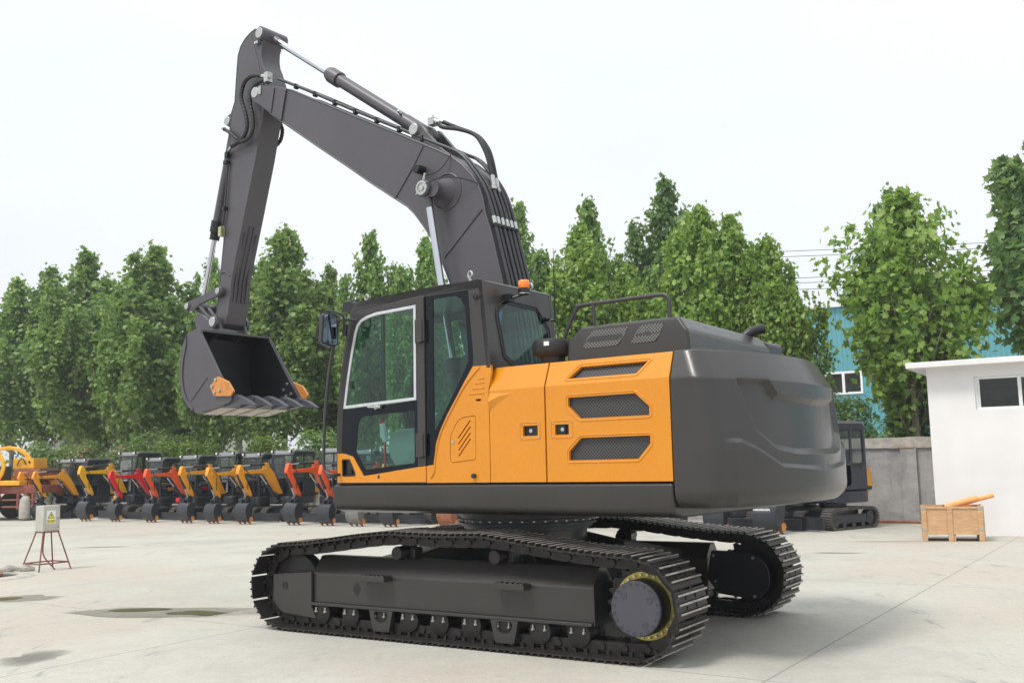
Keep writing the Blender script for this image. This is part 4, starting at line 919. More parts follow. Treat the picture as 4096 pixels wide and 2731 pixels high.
def make_track(side):
    yc = side*G; out = side        # outboard direction
    fb = MB()
    cs = [(1.52, .29), (1.52, .583), (1.385, .755), (1.26, .755), (1.12, .60), (1.12, .29)]
    cs = [(out*y_, z) for y_, z in cs]
    fb.prism(cs, -1.585, 1.73, 'x')
    fb.box(-1.585, 1.73, min(out*1.10, out*1.565), max(out*1.10, out*1.565), .262, .292)
    fb.box(-1.60, -1.585, min(out*1.11, out*1.53), max(out*1.11, out*1.53), .262, .62)
    fr = Uo('track_frame', fb, M['grey'], bevel=.02, seg=3, label='near track with yellow sprocket ring facing the camera side' if side > 0 else 'far track showing its black inner motor cover')
    gb_ = MB()
    for q0, q1 in ((1.21, 1.25), (1.52, 1.56)):
        y0, y1 = sorted((out*q0, out*q1))
        gb_.prism([(2.275, .56), (1.715, .60), (1.715, .26), (1.65, .125), (2.12, .155), (2.20, .20), (2.275, .27)], y0, y1)
    y0, y1 = sorted((out*1.25, out*1.52)); gb_.box(1.70, 1.83, y0, y1, .3, .6)
    obj('idler_guard', gb_, M['grey'], fr, bevel=.012, seg=3)
    idl = MB(); idl.lathe([(.05, -.10), (.27, -.09), (.325, -.07), (.325, -.035), (.27, -.03), (.27, .03), (.325, .035), (.325, .07), (.27, .09), (.05, .10)], (2.04, yc, .452), (0, 1, 0), 48); obj('idler_wheel', idl, M['steel'], fr)
    b = MB(); b.torus((2.09, out*1.561, .446), .035, .006, (0, 1, 0)); b.cyl((2.09, out*1.5605, .446), (2.09, out*1.562, .446), .035, n=20); obj('grease_port', b, M['black'], fr)
    b = MB(); b.prism([(1.177, .452), (1.14, .50), (1.119, .521), (1.10, .50), (1.066, .457), (1.095, .40), (1.12, .377), (1.15, .40)], *sorted((out*1.5202, out*1.5215))); obj('grease_hole', b, M['black'], fr)
    # rollers
    for x in (1.589, 1.196, .80, .443, .075, -.297, -.666, -1.045, -1.44):
        r_ = MB(); r_.lathe([(.05, -.16), (.11, -.15), (.11, -.10), (.085, -.09), (.085, .09), (.11, .10), (.11, .15), (.05, .16)], (x, yc, .185), (0, 1, 0), 20)
        ro = obj('bottom_roller', r_, M['steel'], fr)
        r_.v, r_.f, r_.m = [], [], []
        y0, y1 = sorted((out*1.50, out*1.54)); y2, y3 = sorted((out*1.53, out*1.548))
        bk_ = MB(); bk_.prism(rounded([(x-.075, .285), (x+.075, .285), (x+.075, .20), (x+.045, .155), (x-.045, .155), (x-.075, .20)], .015, 2), y0, y1)
        obj('roller_bracket', bk_, M['steel'], fr, bevel=.005)
        bk_ = MB()
        for sx in (-1, 1): bk_.cyl((x+sx*.062, out*1.552, .20), (x+sx*.062, out*1.552, .245), .008, n=6); bk_.cyl((x+sx*.062, out*1.552, .197), (x+sx*.062, out*1.552, .212), .017, n=6)
        objs('roller_bolt', bk_, M['zinc'], fr)
    for x in (.765, -.69):
        y0, y1 = sorted((out*1.53, out*1.575)); b = MB()
        b.plate([(x-.15, .265), (x+.15, .265), (x+.125, .16), (x+.10, .062), (x-.10, .062), (x-.125, .16)], [rounded([(x-.085, .255), (x-.085, .19), (x-.04, .15), (x+.04, .15), (x+.085, .19), (x+.085, .255)], .02, 2)], y0, y1); obj('track_guide', b, M['grey'], fr, smooth=25)
    for x in (.639, -.531):
        b = MB(); b.lathe([(0, -.17), (.062, -.168), (.068, -.15), (.068, -.02), (.085, -.01), (.085, .01), (.068, .02), (.068, .06), (.085, .07), (.085, .09), (.05, .10), (.04, .2)], (x, out*1.31, .815), (0, -out, 0), 24); obj('carrier_roller', b, M['steel'], fr)
        b = MB(); y0, y1 = sorted((out*1.20, out*1.34)); b.box(x-.28, x-.20, y0, y1, .72, .80) if 0 else b.prism(rounded([(x-.04, .74), (x-.12, .74), (x-.12, .86), (x-.02, .86)], .02, 2), y0, y1); obj('roller_stand', b, M['grey'], fr, bevel=.008)
    for x in (.835, -.78):
        b = MB(); b.box(x-.165, x+.165, *sorted((out*1.52, out*1.64)), .575, .59)
        y0, y1 = sorted((out*1.64, out*1.652)); tz = [(x-.165, .548), (x+.165, .548)]; n_ = 12
        for i in range(n_+1): tz.append((x+.165-.33*i/n_, .60+(.018 if i % 2 else 0)))
        b.prism(tz, y0, y1)
        for i in range(5): b.box(x-.15+.066*i, x-.125+.066*i, *sorted((out*1.53, out*1.63)), .59, .608)
        b.box(x-.175, x-.160, *sorted((out*1.52, out*1.652)), .548, .60); b.box(x+.160, x+.175, *sorted((out*1.52, out*1.652)), .548, .60)
        obj('boarding_step', b, M['grey'], fr, bevel=.004)
    # final drive
    zc_ = .452; b = MB(); nt_ = 21; pts = []
    for i in range(nt_*4):
        a = 2*pi*i/(nt_*4); r__ = (.37, .37, .325, .325)[i % 4]; pts.append((-2.04+r__*cos(a), zc_+r__*sin(a)))
    b.prism(pts, yc-.03, yc+.03); spk = obj('drive_sprocket', b, M['steel'], fr, bevel=.006)
    b = MB(); circ = lambda r, n=64: [(-2.04+r*cos(2*pi*i/n), zc_+r*sin(2*pi*i/n)) for i in range(n)]
    b.plate(circ(.287), [circ(.20)], *sorted((yc+out*.0305, yc+out*.042))); obj('sprocket_ring', b, M['yring'], fr, smooth=20)
    b = MB()
    for i in range(26):
        a = 2*pi*i/26; c_ = (-2.04+.262*cos(a), zc_+.262*sin(a)); b.cyl((c_[0], yc+out*.042, c_[1]), (c_[0], yc+out*.062, c_[1]), .0125, n=6)
    objs('ring_bolt', b, M['zinc'], fr)
    b = MB(); b.lathe([(.235, .04), (.236, .17), (.232, .20), (.232, .222)], (-2.04, yc, zc_), (0, out, 0), 64); obj('final_drive', b, M['black'], fr)
    b = MB(); b.lathe([(.230, .0), (.230, .012), (.224, .02), (0, .02)], (-2.04, yc+out*.222, zc_), (0, out, 0), 64)
    for i in range(20):
        a = 2*pi*i/20+.1; b.lathe([(.016, .0), (.016, .006), (.010, .006), (.010, .001), (0, .001)], (-2.04+.205*cos(a), yc+out*.242, zc_+.205*sin(a)), (0, out, 0), 10)
    for a in (2.35, .55, -1.0):
        c_ = Vector((-2.04+.15*cos(a)*-1, yc+out*.242, zc_+.15*sin(a))); b.lathe([(.028, 0), (.028, .006), (.021, .006), (.021, .002), (.010, .002), (.009, .006), (0, .006)], c_, (0, out, 0), 20)
    obj('hub_cover', b, M['hub'], fr)
    # inner motor cover
    b = MB(); cp = [(-2.04+.262*cos(a), .432+.262*sin(a)) for a in np.linspace(-2.0, -4.4, 20)]
    y0, y1 = sorted((yc-out*.20, yc-out*.31)); b.prism(cp+[(-1.66, .69), (-1.60, .40), (-1.72, .24)], y0, y1)
    mc = obj('motor_cover', b, M['black'], fr, bevel=.01)
    b = MB()
    for x, z in ((-1.69, .64), (-2.13, .63), (-1.70, .37), (-2.13, .23)): b.cyl((x, yc-out*.31, z), (x, yc-out*.325, z), .015, n=10)
    objs('cover_bolts', b, M['zinc'], fr)
    for k in range(NSH):
        s0 = k*PIT+(.05 if side > 0 else .13); a_, c_ = along(s0-PIT/2), along(s0+PIT/2); t = (c_-a_).normalized(); mid = (a_+c_)/2
        o = bpy.data.objects.new('track_shoe', SHM); COL.objects.link(o); o.parent = fr
        X = Vector((t.x, 0, t.y)); Z = Vector((t.y, 0, -t.x)); Yv = Z.cross(X)
        o.matrix_local = Matrix(((X.x, Yv.x, Z.x, mid.x), (X.y, Yv.y, Z.y, yc), (X.z, Yv.z, Z.z, mid.y), (0, 0, 0, 1)))
    return fr
make_track(1); make_track(-1)
# ------------------------------------------------------------------ row of small excavators
UX, UY = .8542, -.5199            # along the row (to the right); the machines face (-.5199, -.8542)
def mini_meshes():
    D = {}
    def add(name, b, mats, bevel=0, kids=None, smooth=35, seg=2): D[name] = (mesh_of(b, name, mats, smooth), bevel, kids or [], seg)
    # tracks: rubber loop with lugs
    def track(side):
        y0, y1 = sorted((side*.27, side*.49)); b = MB(); R = .19; xs = .58; path = []
        for i in range(13): a = -pi/2+pi*i/12; path.append((xs+R*cos(a), .20+R*sin(a)))
        path.append((0, .41))
        for i in range(13): a = pi/2+pi*i/12; path.append((-xs+R*cos(a), .20+R*sin(a)))
        out = inset(path, -.0); inn = inset(path, .035)
        b.plate(path, [inn], y0, y1)
        tot = []; n = len(path)
        for i in range(n):
            p, q = Vector(path[i]), Vector(path[(i+1) % n]); L = (q-p).length; k = max(1, round(L/.075))
            for j in range(k): tot.append((p+(q-p)*(j+.5)/k, (q-p).normalized()))
        for p, t in tot:
            nn = Vector((t.y, -t.x)); a = p-t*.014; c = p+t*.014
            b.add([(v.x, y, v.y) for y in (y0-.004, y1+.004) for v in (a, c, c+nn*.022, a+nn*.022)], [(0, 1, 2, 3), (7, 6, 5, 4), (0, 4, 5, 1), (1, 5, 6, 2), (2, 6, 7, 3), (3, 7, 4, 0)])
        return b
    def frame(side):
        y0, y1 = sorted((side*.29, side*.47)); b = MB()
        b.box(-.55, .55, y0+.03, y1-.03, .12, .28)
        for x in (-.58, .58): b.lathe([(.04, -.07), (.15, -.065), (.15, .065), (.04, .07)], (x, side*.38, .20), (0, 1, 0), 20)
        for x in (-.3, 0, .3): b.lathe([(.06, -.07), (.06, .07)], (x, side*.38, .09), (0, 1, 0), 12)
        return b
    for s, nm in ((1, 'L'), (-1, 'R')):
        D['track'+nm] = (mesh_of(track(s), 'rubber_track', M['dusty'], 25), 0, [('track_rollers', mesh_of(frame(s), 'track_rollers', M['mdark'], 30), 0)], 1)
    b = MB(); b.prism([(1.02, .03), (1.0, .13), (1.03, .27), (1.055, .27), (1.03, .13), (1.05, .03)], -.52, .52); 
    for s in (-1, 1): b.prism([(1.02, .12), (1.02, .18), (.45, .28), (.45, .20)], s*.2-.025, s*.2+.025)
    add('dozer_blade', b, M['bucketg'], .006)
    b = MB(); b.box(-.42, .5, -.28, .28, .22, .42); b.cyl((0, 0, .40), (0, 0, .52), .26, n=24); add('undercarriage_frame', b, M['mdark'], .01)
    b = MB(); b.prism(rounded([(.50, -.42), (.58, -.2), (.58, .2), (.50, .42), (.2, .50), (-.45, .50), (-.72, .30), (-.78, 0), (-.72, -.30), (-.45, -.50), (.2, -.50)], .08, 3), .50, .72, 'z')
    b.box(.50, .68, -.13, .13, .55, .62); b.box(.50, .68, -.13, .13, .72, .80); b.cyl((.64, 0, .52), (.64, 0, .84), .06, n=16)
    b.prism([(-.76, .72), (-.76, 1.02), (-.70, 1.12), (-.57, 1.15), (-.57, .72)], -.40, .40)
    add('house', b, M['mdark'], .025, seg=3)
    b = MB(); b.prism([(-.779, .62), (-.79, .98), (-.74, 1.05), (-.72, 1.0), (-.72, .62)], -.30, .30); 
    for s in (-1, 1): b.prism(rounded([(-.74, .80), (-.74, 1.02), (-.69, 1.13), (-.57, 1.16), (-.57, .80)], .03, 2), *sorted((s*.401, s*.42)))
    add('rear_cover', b, None, .006)
    # cab: shell of four walls with openings
    def wall(x0t, x0b): pass
    b = MB(); sp_ = rounded([(.46, .74), (.50, 1.25), (.38, 1.96), (.30, 2.02), (-.50, 2.02), (-.56, 1.96), (-.56, .74)], .05, 3)
    w1 = rounded([(.43, 1.27), (.33, 1.90), (-.06, 1.92), (-.06, 1.27)], .06, 3); w2 = rounded([(.39, .82), (.43, 1.21), (-.06, 1.21), (-.06, .82)], .05, 3); w3 = rounded([(-.12, 1.15), (-.12, 1.92), (-.49, 1.90), (-.49, 1.15)], .06, 3)
    for y0 in (-.43, .395): b.plate(sp_, [w1, w2, w3], y0, y0+.035)
    fx = lambda u, v, dd: (.46+(.04*(v-.74)/.51 if v < 1.25 else .04-.12*(v-1.25)/.71)+dd, u, v)
    f1 = rounded([(-.355, 1.28), (.355, 1.28), (.355, 1.90), (-.355, 1.90)], .05, 3); f2 = rounded([(-.355, .80), (.355, .80), (.355, 1.21), (-.355, 1.21)], .05, 3)
    b.plate([(-.395, 1.25), (.395, 1.25), (.395, 1.96), (-.395, 1.96)], [f1], -.035, 0, fn=fx); b.plate([(-.395, .74), (.395, .74), (.395, 1.25), (-.395, 1.25)], [[(u, min(v, 1.22)) for u, v in f2]], -.035, 0, fn=fx)
    r1 = rounded([(-.34, 1.25), (.34, 1.25), (.34, 1.88), (-.34, 1.88)], .05, 3); b.plate([(-.395, .74), (.395, .74), (.395, 1.96), (-.395, 1.96)], [r1], -.56, -.53, 'x')
    add('cab', b, M['mdark'], .012)
    b = MB(); b.prism(rounded([(.42, 1.93), (.38, 2.03), (.26, 2.065), (-.50, 2.06), (-.58, 2.03), (-.59, 1.95)], .03, 3), -.425, .425); add('cab_roof', b, M['mgrey'], .025, seg=3)
    b = MB()
    for y0 in (-.415, .41): b.prism(w1, y0, y0+.003); b.prism(w3, y0, y0+.003)
    b.plate(f1, [], -.02, -.016, fn=fx); b.plate(r1, [], -.545, -.541, 'x'); add('cab_glass', b, M['mglass'], 0, smooth=0)
    b = MB(); b.prism(rounded([(.10, 1.02), (-.28, 1.0), (-.40, 1.5), (-.33, 1.52), (-.2, 1.12), (.1, 1.12)], .04, 3), -.2, .2); b.box(-.3, .05, -.2, .2, .74, 1.0); b.tube([(.30, .12, .76), (.25, .12, 1.2)], .015, 6); b.tube([(.30, -.12, .76), (.25, -.12, 1.2)], .015, 6); b.box(.15, .35, -.36, -.25, .74, 1.15); add('seat', b, M['mdark'], .02)
    b = MB()
    for y in (-.36, .36): b.box(.41, .47, y-.05, y+.05, 1.975, 2.06)
    D['work_lampL'] = None
    for s, nm in ((1, 'L'), (-1, 'R')):
        b = MB(); b.box(.40, .46, s*.36-.045, s*.36+.045, 1.99, 2.07); lm = mesh_of(b, 'work_lamp', M['mdark']); b = MB(); b.box(.461, .464, s*.36-.035, s*.36+.035, 2.0, 2.06)
        D['work_lamp'+nm] = (lm, .008, [('lamp_lens', mesh_of(b, 'lamp_lens', M['white']), 0)], 2)
    # boom, arm, bucket
    b = MB(); b.prism(rounded([(.60, .76), (.74, .84), (1.20, 1.41), (1.34, 1.48), (2.05, 1.49), (2.13, 1.52), (2.10, 1.56), (1.34, 1.605), (1.22, 1.66), (1.08, 1.64), (.92, 1.47), (.57, .87)], .05, 3), -.07, .07); add('boom', b, None, .012)
    b = MB(); b.prism(rounded([(2.31, 1.52), (2.24, 1.73), (2.17, 1.74), (2.10, 1.60), (2.08, 1.42), (1.79, .92), (1.80, .84), (1.86, .83), (2.26, 1.38)], .04, 3), -.065, .065); b.cyl((2.11, -.09, 1.52), (2.11, .09, 1.52), .05, n=16); add('arm', b, None, .01)
    bk_ = [(p.x, p.z) for p in smoothpath([(1.74, 0, .56), (1.88, 0, .63), (2.04, 0, .61), (2.15, 0, .52), (2.20, 0, .38), (2.18, 0, .26), (2.09, 0, .14), (1.93, 0, .055)], 3)]
    b = MB(); inn = []
    for i, (x, z) in enumerate(bk_):
        a = Vector(bk_[max(i-1, 0)]); c = Vector(bk_[min(i+1, len(bk_)-1)]); t = (c-a).normalized(); inn.append((x+t.y*.015, z-t.x*.015))
    b.prism(bk_+inn[::-1], -.23, .23)
    for s in (-1, 1): b.prism(bk_, *sorted((s*.215, s*.235)))
    b.prism([(1.80, .58), (1.74, .70), (1.82, .78), (1.98, .72), (2.0, .60)], -.10, -.07); b.prism([(1.80, .58), (1.74, .70), (1.82, .78), (1.98, .72), (2.0, .60)], .07, .10)
    teeth = MB()
    for y in (-.19, 0, .19): teeth.prism([(2.02, .12), (1.98, .06), (1.84, -.0), (1.90, .06)], y-.028, y+.028)
    cuts = []
    for s in (-1, 1): cut = MB(); cut.prism([(1.98, .20), (1.86, .22), (1.79, .15), (1.84, .08), (1.96, .07)], *sorted((s*.236, s*.255))); cuts.append(('side_cutter', mesh_of(cut, 'side_cutter', M['cutter']), 0))
    D['bucket'] = (mesh_of(b, 'bucket', M['bucketg'], 45), .005, [('bucket_teeth', mesh_of(teeth, 'bucket_teeth', M['rust']), 0), *cuts], 2)
    def cyl2(name, p, q, r, f):
        p, q = Vector(p), Vector(q); d = q-p
        b1 = MB(); b1.cyl(p, p+d*f, r, n=14); b1.cyl(p+d*(f-.04), p+d*f, r*1.25, n=14); b2 = MB(); b2.cyl(p+d*f, q, r*.5, n=10)
        D[name] = (mesh_of(b1, name, M['mdark']), 0, [('piston_rod', mesh_of(b2, 'piston_rod', M['chrome']), 0)], 2)
    cyl2('boom_cylinder', (.72, 0, .70), (1.42, 0, 1.44), .045, .62)
    cyl2('arm_cylinder', (1.22, 0, 1.74), (2.21, 0, 1.70), .038, .58)
    cyl2('bucket_cylinder', (2.26, 0, 1.45), (1.92, 0, .80), .036, .6)
    b = MB(); b.prism([(1.10, 1.68), (1.28, 1.64), (1.26, 1.78), (1.18, 1.79)], -.06, .06); add('cylinder_bracket', b, None, .008)
    b = MB()
    for y in (-.03, .03): b.tube(smoothpath([(1.3, y, 1.72), (1.15, y*1.5, 1.86), (1.0, y*2, 1.80), (.85, y*2, 1.45), (.6, y, 1.0)], 5), .012, 6)
    b.tube(smoothpath([(2.10, .08, 1.62), (2.0, .12, 1.50), (2.02, .12, 1.30), (1.98, .09, 1.05)], 5), .011, 6); b.tube(smoothpath([(1.86, .09, .95), (1.70, .12, .88), (1.72, .1, .72), (1.82, .08, .74)], 5), .009, 6)
    add('hydraulic_hoses', b, M['rubber'])
    b = MB(); b.cyl((1.83, -.12, .80), (1.83, .12, .80), .025, n=12); b.cyl((1.95, -.12, .73), (1.95, .12, .73), .025, n=12); b.prism([(1.80, .84), (1.93, .86), (2.02, .76), (1.96, .68), (1.84, .70)], -.05, .05); add('quick_hitch', b, M['bucketg'], .006)
    sh = Matrix.Translation((-.15, 0, -.08))
    for k in ('boom', 'arm', 'cylinder_bracket', 'boom_cylinder', 'arm_cylinder', 'hydraulic_hoses'):
        D[k][0].transform(sh)
        for kn, km, kb in D[k][2]: km.transform(sh)
    for k in ('bucket_cylinder', 'quick_hitch'):
        D[k][0].transform(Matrix.Translation((-.11, 0, -.06)))
        for kn, km, kb in D[k][2]: km.transform(Matrix.Translation((-.11, 0, -.06)))
    sx = Matrix.Translation((1.90, 0, 0)) @ Matrix.Diagonal((.68, 1.0, .95, 1)) @ Matrix.Translation((-1.98, 0, 0))
    D['bucket'][0].transform(sx)
    for kn, km, kb in D['bucket'][2]: km.transform(sx)
    return D
MD = mini_meshes()
def mini(label, pos, heading, col, bucketm='bucketg', body='mdark', sc=1.0, group='small excavators parked in a row'):
    """pos: ground point under the bucket; heading: facing angle of the machine"""
    dx, dy = cos(heading), sin(heading)
    t = thing('compact_excavator', label, 'excavator', (pos[0]-dx*2.0*sc, pos[1]-dy*2.0*sc, 0), heading, group); t.scale = (sc,)*3
    for key, (me, bev, kids, seg) in MD.items():
        nm = {'trackL': 'rubber_track', 'trackR': 'rubber_track', 'work_lampL': 'work_lamp', 'work_lampR': 'work_lamp'}.get(key, key)
        o = bpy.data.objects.new(nm, me); COL.objects.link(o); o.parent = t
        if key in ('boom', 'arm', 'cylinder_bracket', 'rear_cover'):
            if not len(me.materials) or me.materials[0] is None:
                me.materials.clear(); me.materials.append(M['myellow'])
            o.material_slots[0].link = 'OBJECT'; o.material_slots[0].material = M[col]
        if key == 'bucket': o.material_slots[0].link = 'OBJECT'; o.material_slots[0].material = M[bucketm]
        if key in ('house', 'cab') and body != 'mdark': o.material_slots[0].link = 'OBJECT'; o.material_slots[0].material = M[body]
        if bev:
            b = o.modifiers.new('Bevel', 'BEVEL'); b.width = bev; b.segments = seg; b.limit_method = 'ANGLE'; b.angle_limit = radians(32)
        for kn, km, kb in kids:
            c = bpy.data.objects.new(kn, km); COL.objects.link(c); c.parent = o
    return t
HD = atan2(-.8542, -.5199)
row = [((-17.89, 36.24), 'myellow', 'amber small excavator at the left end of the row beside the truck'),
       ((-17.15, 35.79), 'myellow', 'amber small excavator second from the left, behind the electrical cabinet'),
       ((-14.90, 34.42), 'mlemon', 'yellow small excavator just right of the electrical cabinet, with a brighter boom'),
       ((-13.53, 33.59), 'mred', 'small excavator with the only pure red boom and arm'),
       ((-11.99, 32.65), 'morange', 'orange small excavator just right of the red one'),
       ((-10.55, 31.78), 'myellow', 'amber small excavator, first of three alike right of the orange one'),
       ((-9.50, 31.14), 'myellow', 'amber small excavator, middle one of the three alike'),
       ((-8.34, 30.43), 'myellow', 'amber small excavator, last of the three, beside an orange one'),
       ((-6.62, 29.38), 'morange', 'orange small excavator left of the one under the big cab'),
       ((-5.50, 28.70), 'morange', 'orange small excavator partly hidden by the big cab front'),
       ((-4.57, 28.14), 'morange', 'small excavator with a worn silvery bucket under the big deck'),
       ((-3.54, 27.51), 'myellow', 'small excavator behind the big deck, dark bucket beside the silvery one'),
       ((-1.87, 26.49), 'myellow', 'small excavator whose bucket is rusty orange'),
       ((2.6, 23.9), 'mred', 'small excavator hidden behind the slew ring of the big machine'),
       ((.95, 24.80), 'myellow', 'small excavator whose blade shows under the deck beside the slew ring'),
       ((4.46, 22.64), 'myellow', 'small excavator seen between the far track and the deck'),
       ((5.45, 22.05), 'mred', 'small excavator with its bucket behind the far track, under the counterweight')]
SCL = [1, 1, 1.09, .98, 1, 1.03, 1, 1.03, 1.04, 1, 1, 1, 1, 1, 1, 1, 1]
for i, (p, c, lab) in enumerate(row):
    t = mini(lab, p, HD+random.uniform(-.05, .05), c, {10: 'bucketw', 12: 'rust'}.get(i, 'bucketg'), sc=SCL[i]*1.05)
    if i in (2, 4, 6):
        b = MB(); b.box(.44, .56, -.44, -.20, .56, .70); obj('tool_box', b, M[{2: 'myellow', 4: 'mred', 6: 'mblue'}[i]], t, bevel=.015)
    if i in (3, 4, 5, 8):
        b = MB(); b.box(-.30, .02, -.21, .21, .92, 1.06); obj('seat_cover', b, M[{3: 'myellow', 4: 'mred', 5: 'mred', 8: 'cream'}[i]], t, bevel=.03)
mini('navy small excavator with amber rear cover between counterweight and cement wall', (5.52, 22.1), atan2(-.60, -.80), 'myellow', 'bucketg', 'mblue', 1.2)
# ------------------------------------------------------------------ trees and shrubs
LEAF = np.array([(0, 0, 0), (.22, -.03, .05), (.52, .10, .13), (.34, .34, .08), (.56, .64, .14), (.22, .62, .05), (0, 1.0, -.06), (-.22, .62, .05), (-.56, .64, .14), (-.34, .34, .08), (-.52, .10, .13), (-.22, -.03, .05)])
LEAFS = np.array([(0, 0, 0), (.22, .35, .04), (.16, .75, .02), (0, 1, -.05), (-.16, .75, .02), (-.22, .35, .04)])
def leaf_mesh(name, P, Nn, size, mats, rng, shape=LEAF, split=6, mids=None):
    """P: leaf positions, Nn: leaf face normals; each leaf is a folded lobed blade"""
    n = len(P); k = len(shape)
    Nn = Nn/np.linalg.norm(Nn, axis=1, keepdims=True)
    r = rng.normal(size=(n, 3)); T = r-Nn*(r*Nn).sum(1, keepdims=True); T /= np.linalg.norm(T, axis=1, keepdims=True); Bv = np.cross(Nn, T)
    s = size*rng.uniform(.65, 1.25, (n, 1))
    V = P[:, None, :]+s[:, None]*(shape[None, :, 0:1]*T[:, None]+shape[None, :, 1:2]*Bv[:, None]+shape[None, :, 2:3]*Nn[:, None])
    me = bpy.data.meshes.new(name); me.vertices.add(n*k); me.vertices.foreach_set('co', V.reshape(-1).astype('f4'))
    h1 = list(range(0, split+1)); h2 = [split]+list(range(split+1, k))+[0]
    idx = np.array(h1+h2); L = len(idx)
    loops = (idx[None]+np.arange(n)[:, None]*k).reshape(-1)
    me.loops.add(len(loops)); me.loops.foreach_set('vertex_index', loops.astype('i4'))
    st = (np.array([0, len(h1)])[None]+np.arange(n)[:, None]*L).reshape(-1)
    me.polygons.add(2*n); me.polygons.foreach_set('loop_start', st.astype('i4'))
    for m in (mats if isinstance(mats, list) else [mats]): me.materials.append(m)
    if mids is not None: me.polygons.foreach_set('material_index', np.repeat(mids, 2).astype('i4'))
    me.update(calc_edges=True); me.validate(); return me
def tree_mesh(seed, H=10.0, R=1.9, zb=2.3, nsh=105, lps=92, size=.17, leaders=4, mat_=None, cone=.66, lh=(.66, .92), ele=(46, 70)):
    rng = np.random.default_rng(seed); pts = []; nor = []
    tops = [(0, 0, H, 1.0)]
    for i in range(leaders):
        a = 6.28*i/leaders+rng.uniform(-.4, .4); rr = rng.uniform(.38, .92)*R; tops.append((rr*cos(a), rr*sin(a), H*(lh[0]+(lh[1]-lh[0])*(1-rr/R)/.66+rng.uniform(-.07, .07)), rng.uniform(.24, .40)))
    tb = MB(); tw = []
    tp = [Vector((0, 0, 0)), Vector((.03, .02, zb*.6)), Vector((rng.uniform(-.1, .1), rng.uniform(-.1, .1), zb+1)), Vector((rng.uniform(-.15, .15), rng.uniform(-.15, .15), H*.6)), Vector((0, 0, H*.96))]
    tb.tube(smoothpath(tp, 4), [max(.012, .13*(1-i/17)**.8) for i in range(17)], 9)
    for (cx, cy, ht, wd) in tops:
        n = int(nsh*(1.0 if wd == 1 else .30)); zb_ = zb if wd == 1 else max(zb, ht*.52)
        for i in range(n):
            t = (i+rng.uniform(0, 1))/n; z0 = zb_*.9+(ht-zb_)*t*1.0
            hfrac = min(1, (z0-zb_*.9)/(ht-zb_*.9))
            prof = (min(1, ((1-hfrac)/cone)**1.05)*(.66+.34*min(1, hfrac/.16)))*(.86 if wd == 1 else 1)
            rad = R*wd*prof*rng.uniform(.5, 1.22)+.11
            a = rng.uniform(0, 6.28); el = radians(rng.uniform(*ele)+14*hfrac)
            ln = rad/cos(el) if hfrac < .9 else rad
            ln = min(ln, rad*1.5+.75*(1-hfrac)+.1)
            d = np.array([cos(a)*cos(el), sin(a)*cos(el), sin(el)])
            bx = np.array([cx*min(1, (z0/ht)**.6), cy*min(1, (z0/ht)**.6), z0-ln*sin(el)*.45])
            m = int(lps*(.26+.74*rad/R)*rng.uniform(.7, 1.3))
            u = rng.uniform(.22, 1.05, m)**.8
            droop = np.array([0, 0, 1.0])*(u[:, None]**2)*ln*.10
            w_ = (.10+.20*np.sin(np.pi*np.clip(u, 0, 1))[:, None]+.04)*(.8+.3*rad)
            q = bx+d*ln*u[:, None]+droop+rng.normal(size=(m, 3))*w_*.5
            pts.append(q)
            outw = q-np.array([cx, cy, 0]); outw[:, 2] = 0; outw /= np.maximum(.2, np.linalg.norm(outw, axis=1, keepdims=True))
            nor.append(outw*.6+np.array([0, 0, .6])+rng.normal(size=(m, 3))*.7)
            if i % 3 == 0 and rad > .35: tb.tube([Vector(bx), Vector(bx+d*ln*.5), Vector(bx+d*ln*.95+[0, 0, ln*.09])], [.028, .016, .005], 5)
    P = np.concatenate(pts); Q = np.concatenate(nor)
    return leaf_mesh('crown', P, Q, size, mat_ or M['leaf'], rng), mesh_of(tb, 'trunk', M['bark'], 40), H
TV = [tree_mesh(1, 10, 2.0, 2.6, 92, 118, .155, 7, lh=(.62, .97)), tree_mesh(2, 10, 2.2, 2.5, 92, 118, .158, 8, lh=(.60, .95)), tree_mesh(3, 10, 1.8, 2.7, 88, 112, .155, 5, lh=(.66, .97)), tree_mesh(4, 10, 2.4, 2.5, 96, 118, .158, 9, lh=(.58, .93))]
TB = [tree_mesh(5, 9, 2.2, 2.7, 98, 118, .16, 7, M['leafl'], .74), tree_mesh(6, 9, 2.4, 2.6, 98, 118, .155, 8, M['leafl'], .74)]
TS = [tree_mesh(7, 8.9, 2.1, 3.0, 105, 68, .19, 5, M['leafl'], .6, (.66, .95), (36, 62))]
TN = [tree_mesh(8, 10, 2.1, 2.6, 150, 110, .19, 5, M['leaf'], .9)]
def tree(label, x, y, H, var, rz, wide=1.0, m=None, group='plane trees behind the yard wall'):
    cm, tm, h = var
    t = thing('plane_tree', label, 'tree', (x, y, 0), rz, group); s = H/h; t.scale = (s*wide, s*wide, s)
    for nm, me in (('crown', cm), ('trunk', tm)):
        o = bpy.data.objects.new(nm, me); COL.objects.link(o); o.parent = t
        if m and nm == 'crown': o.material_slots[0].link = 'OBJECT'; o.material_slots[0].material = M[m]
    return t
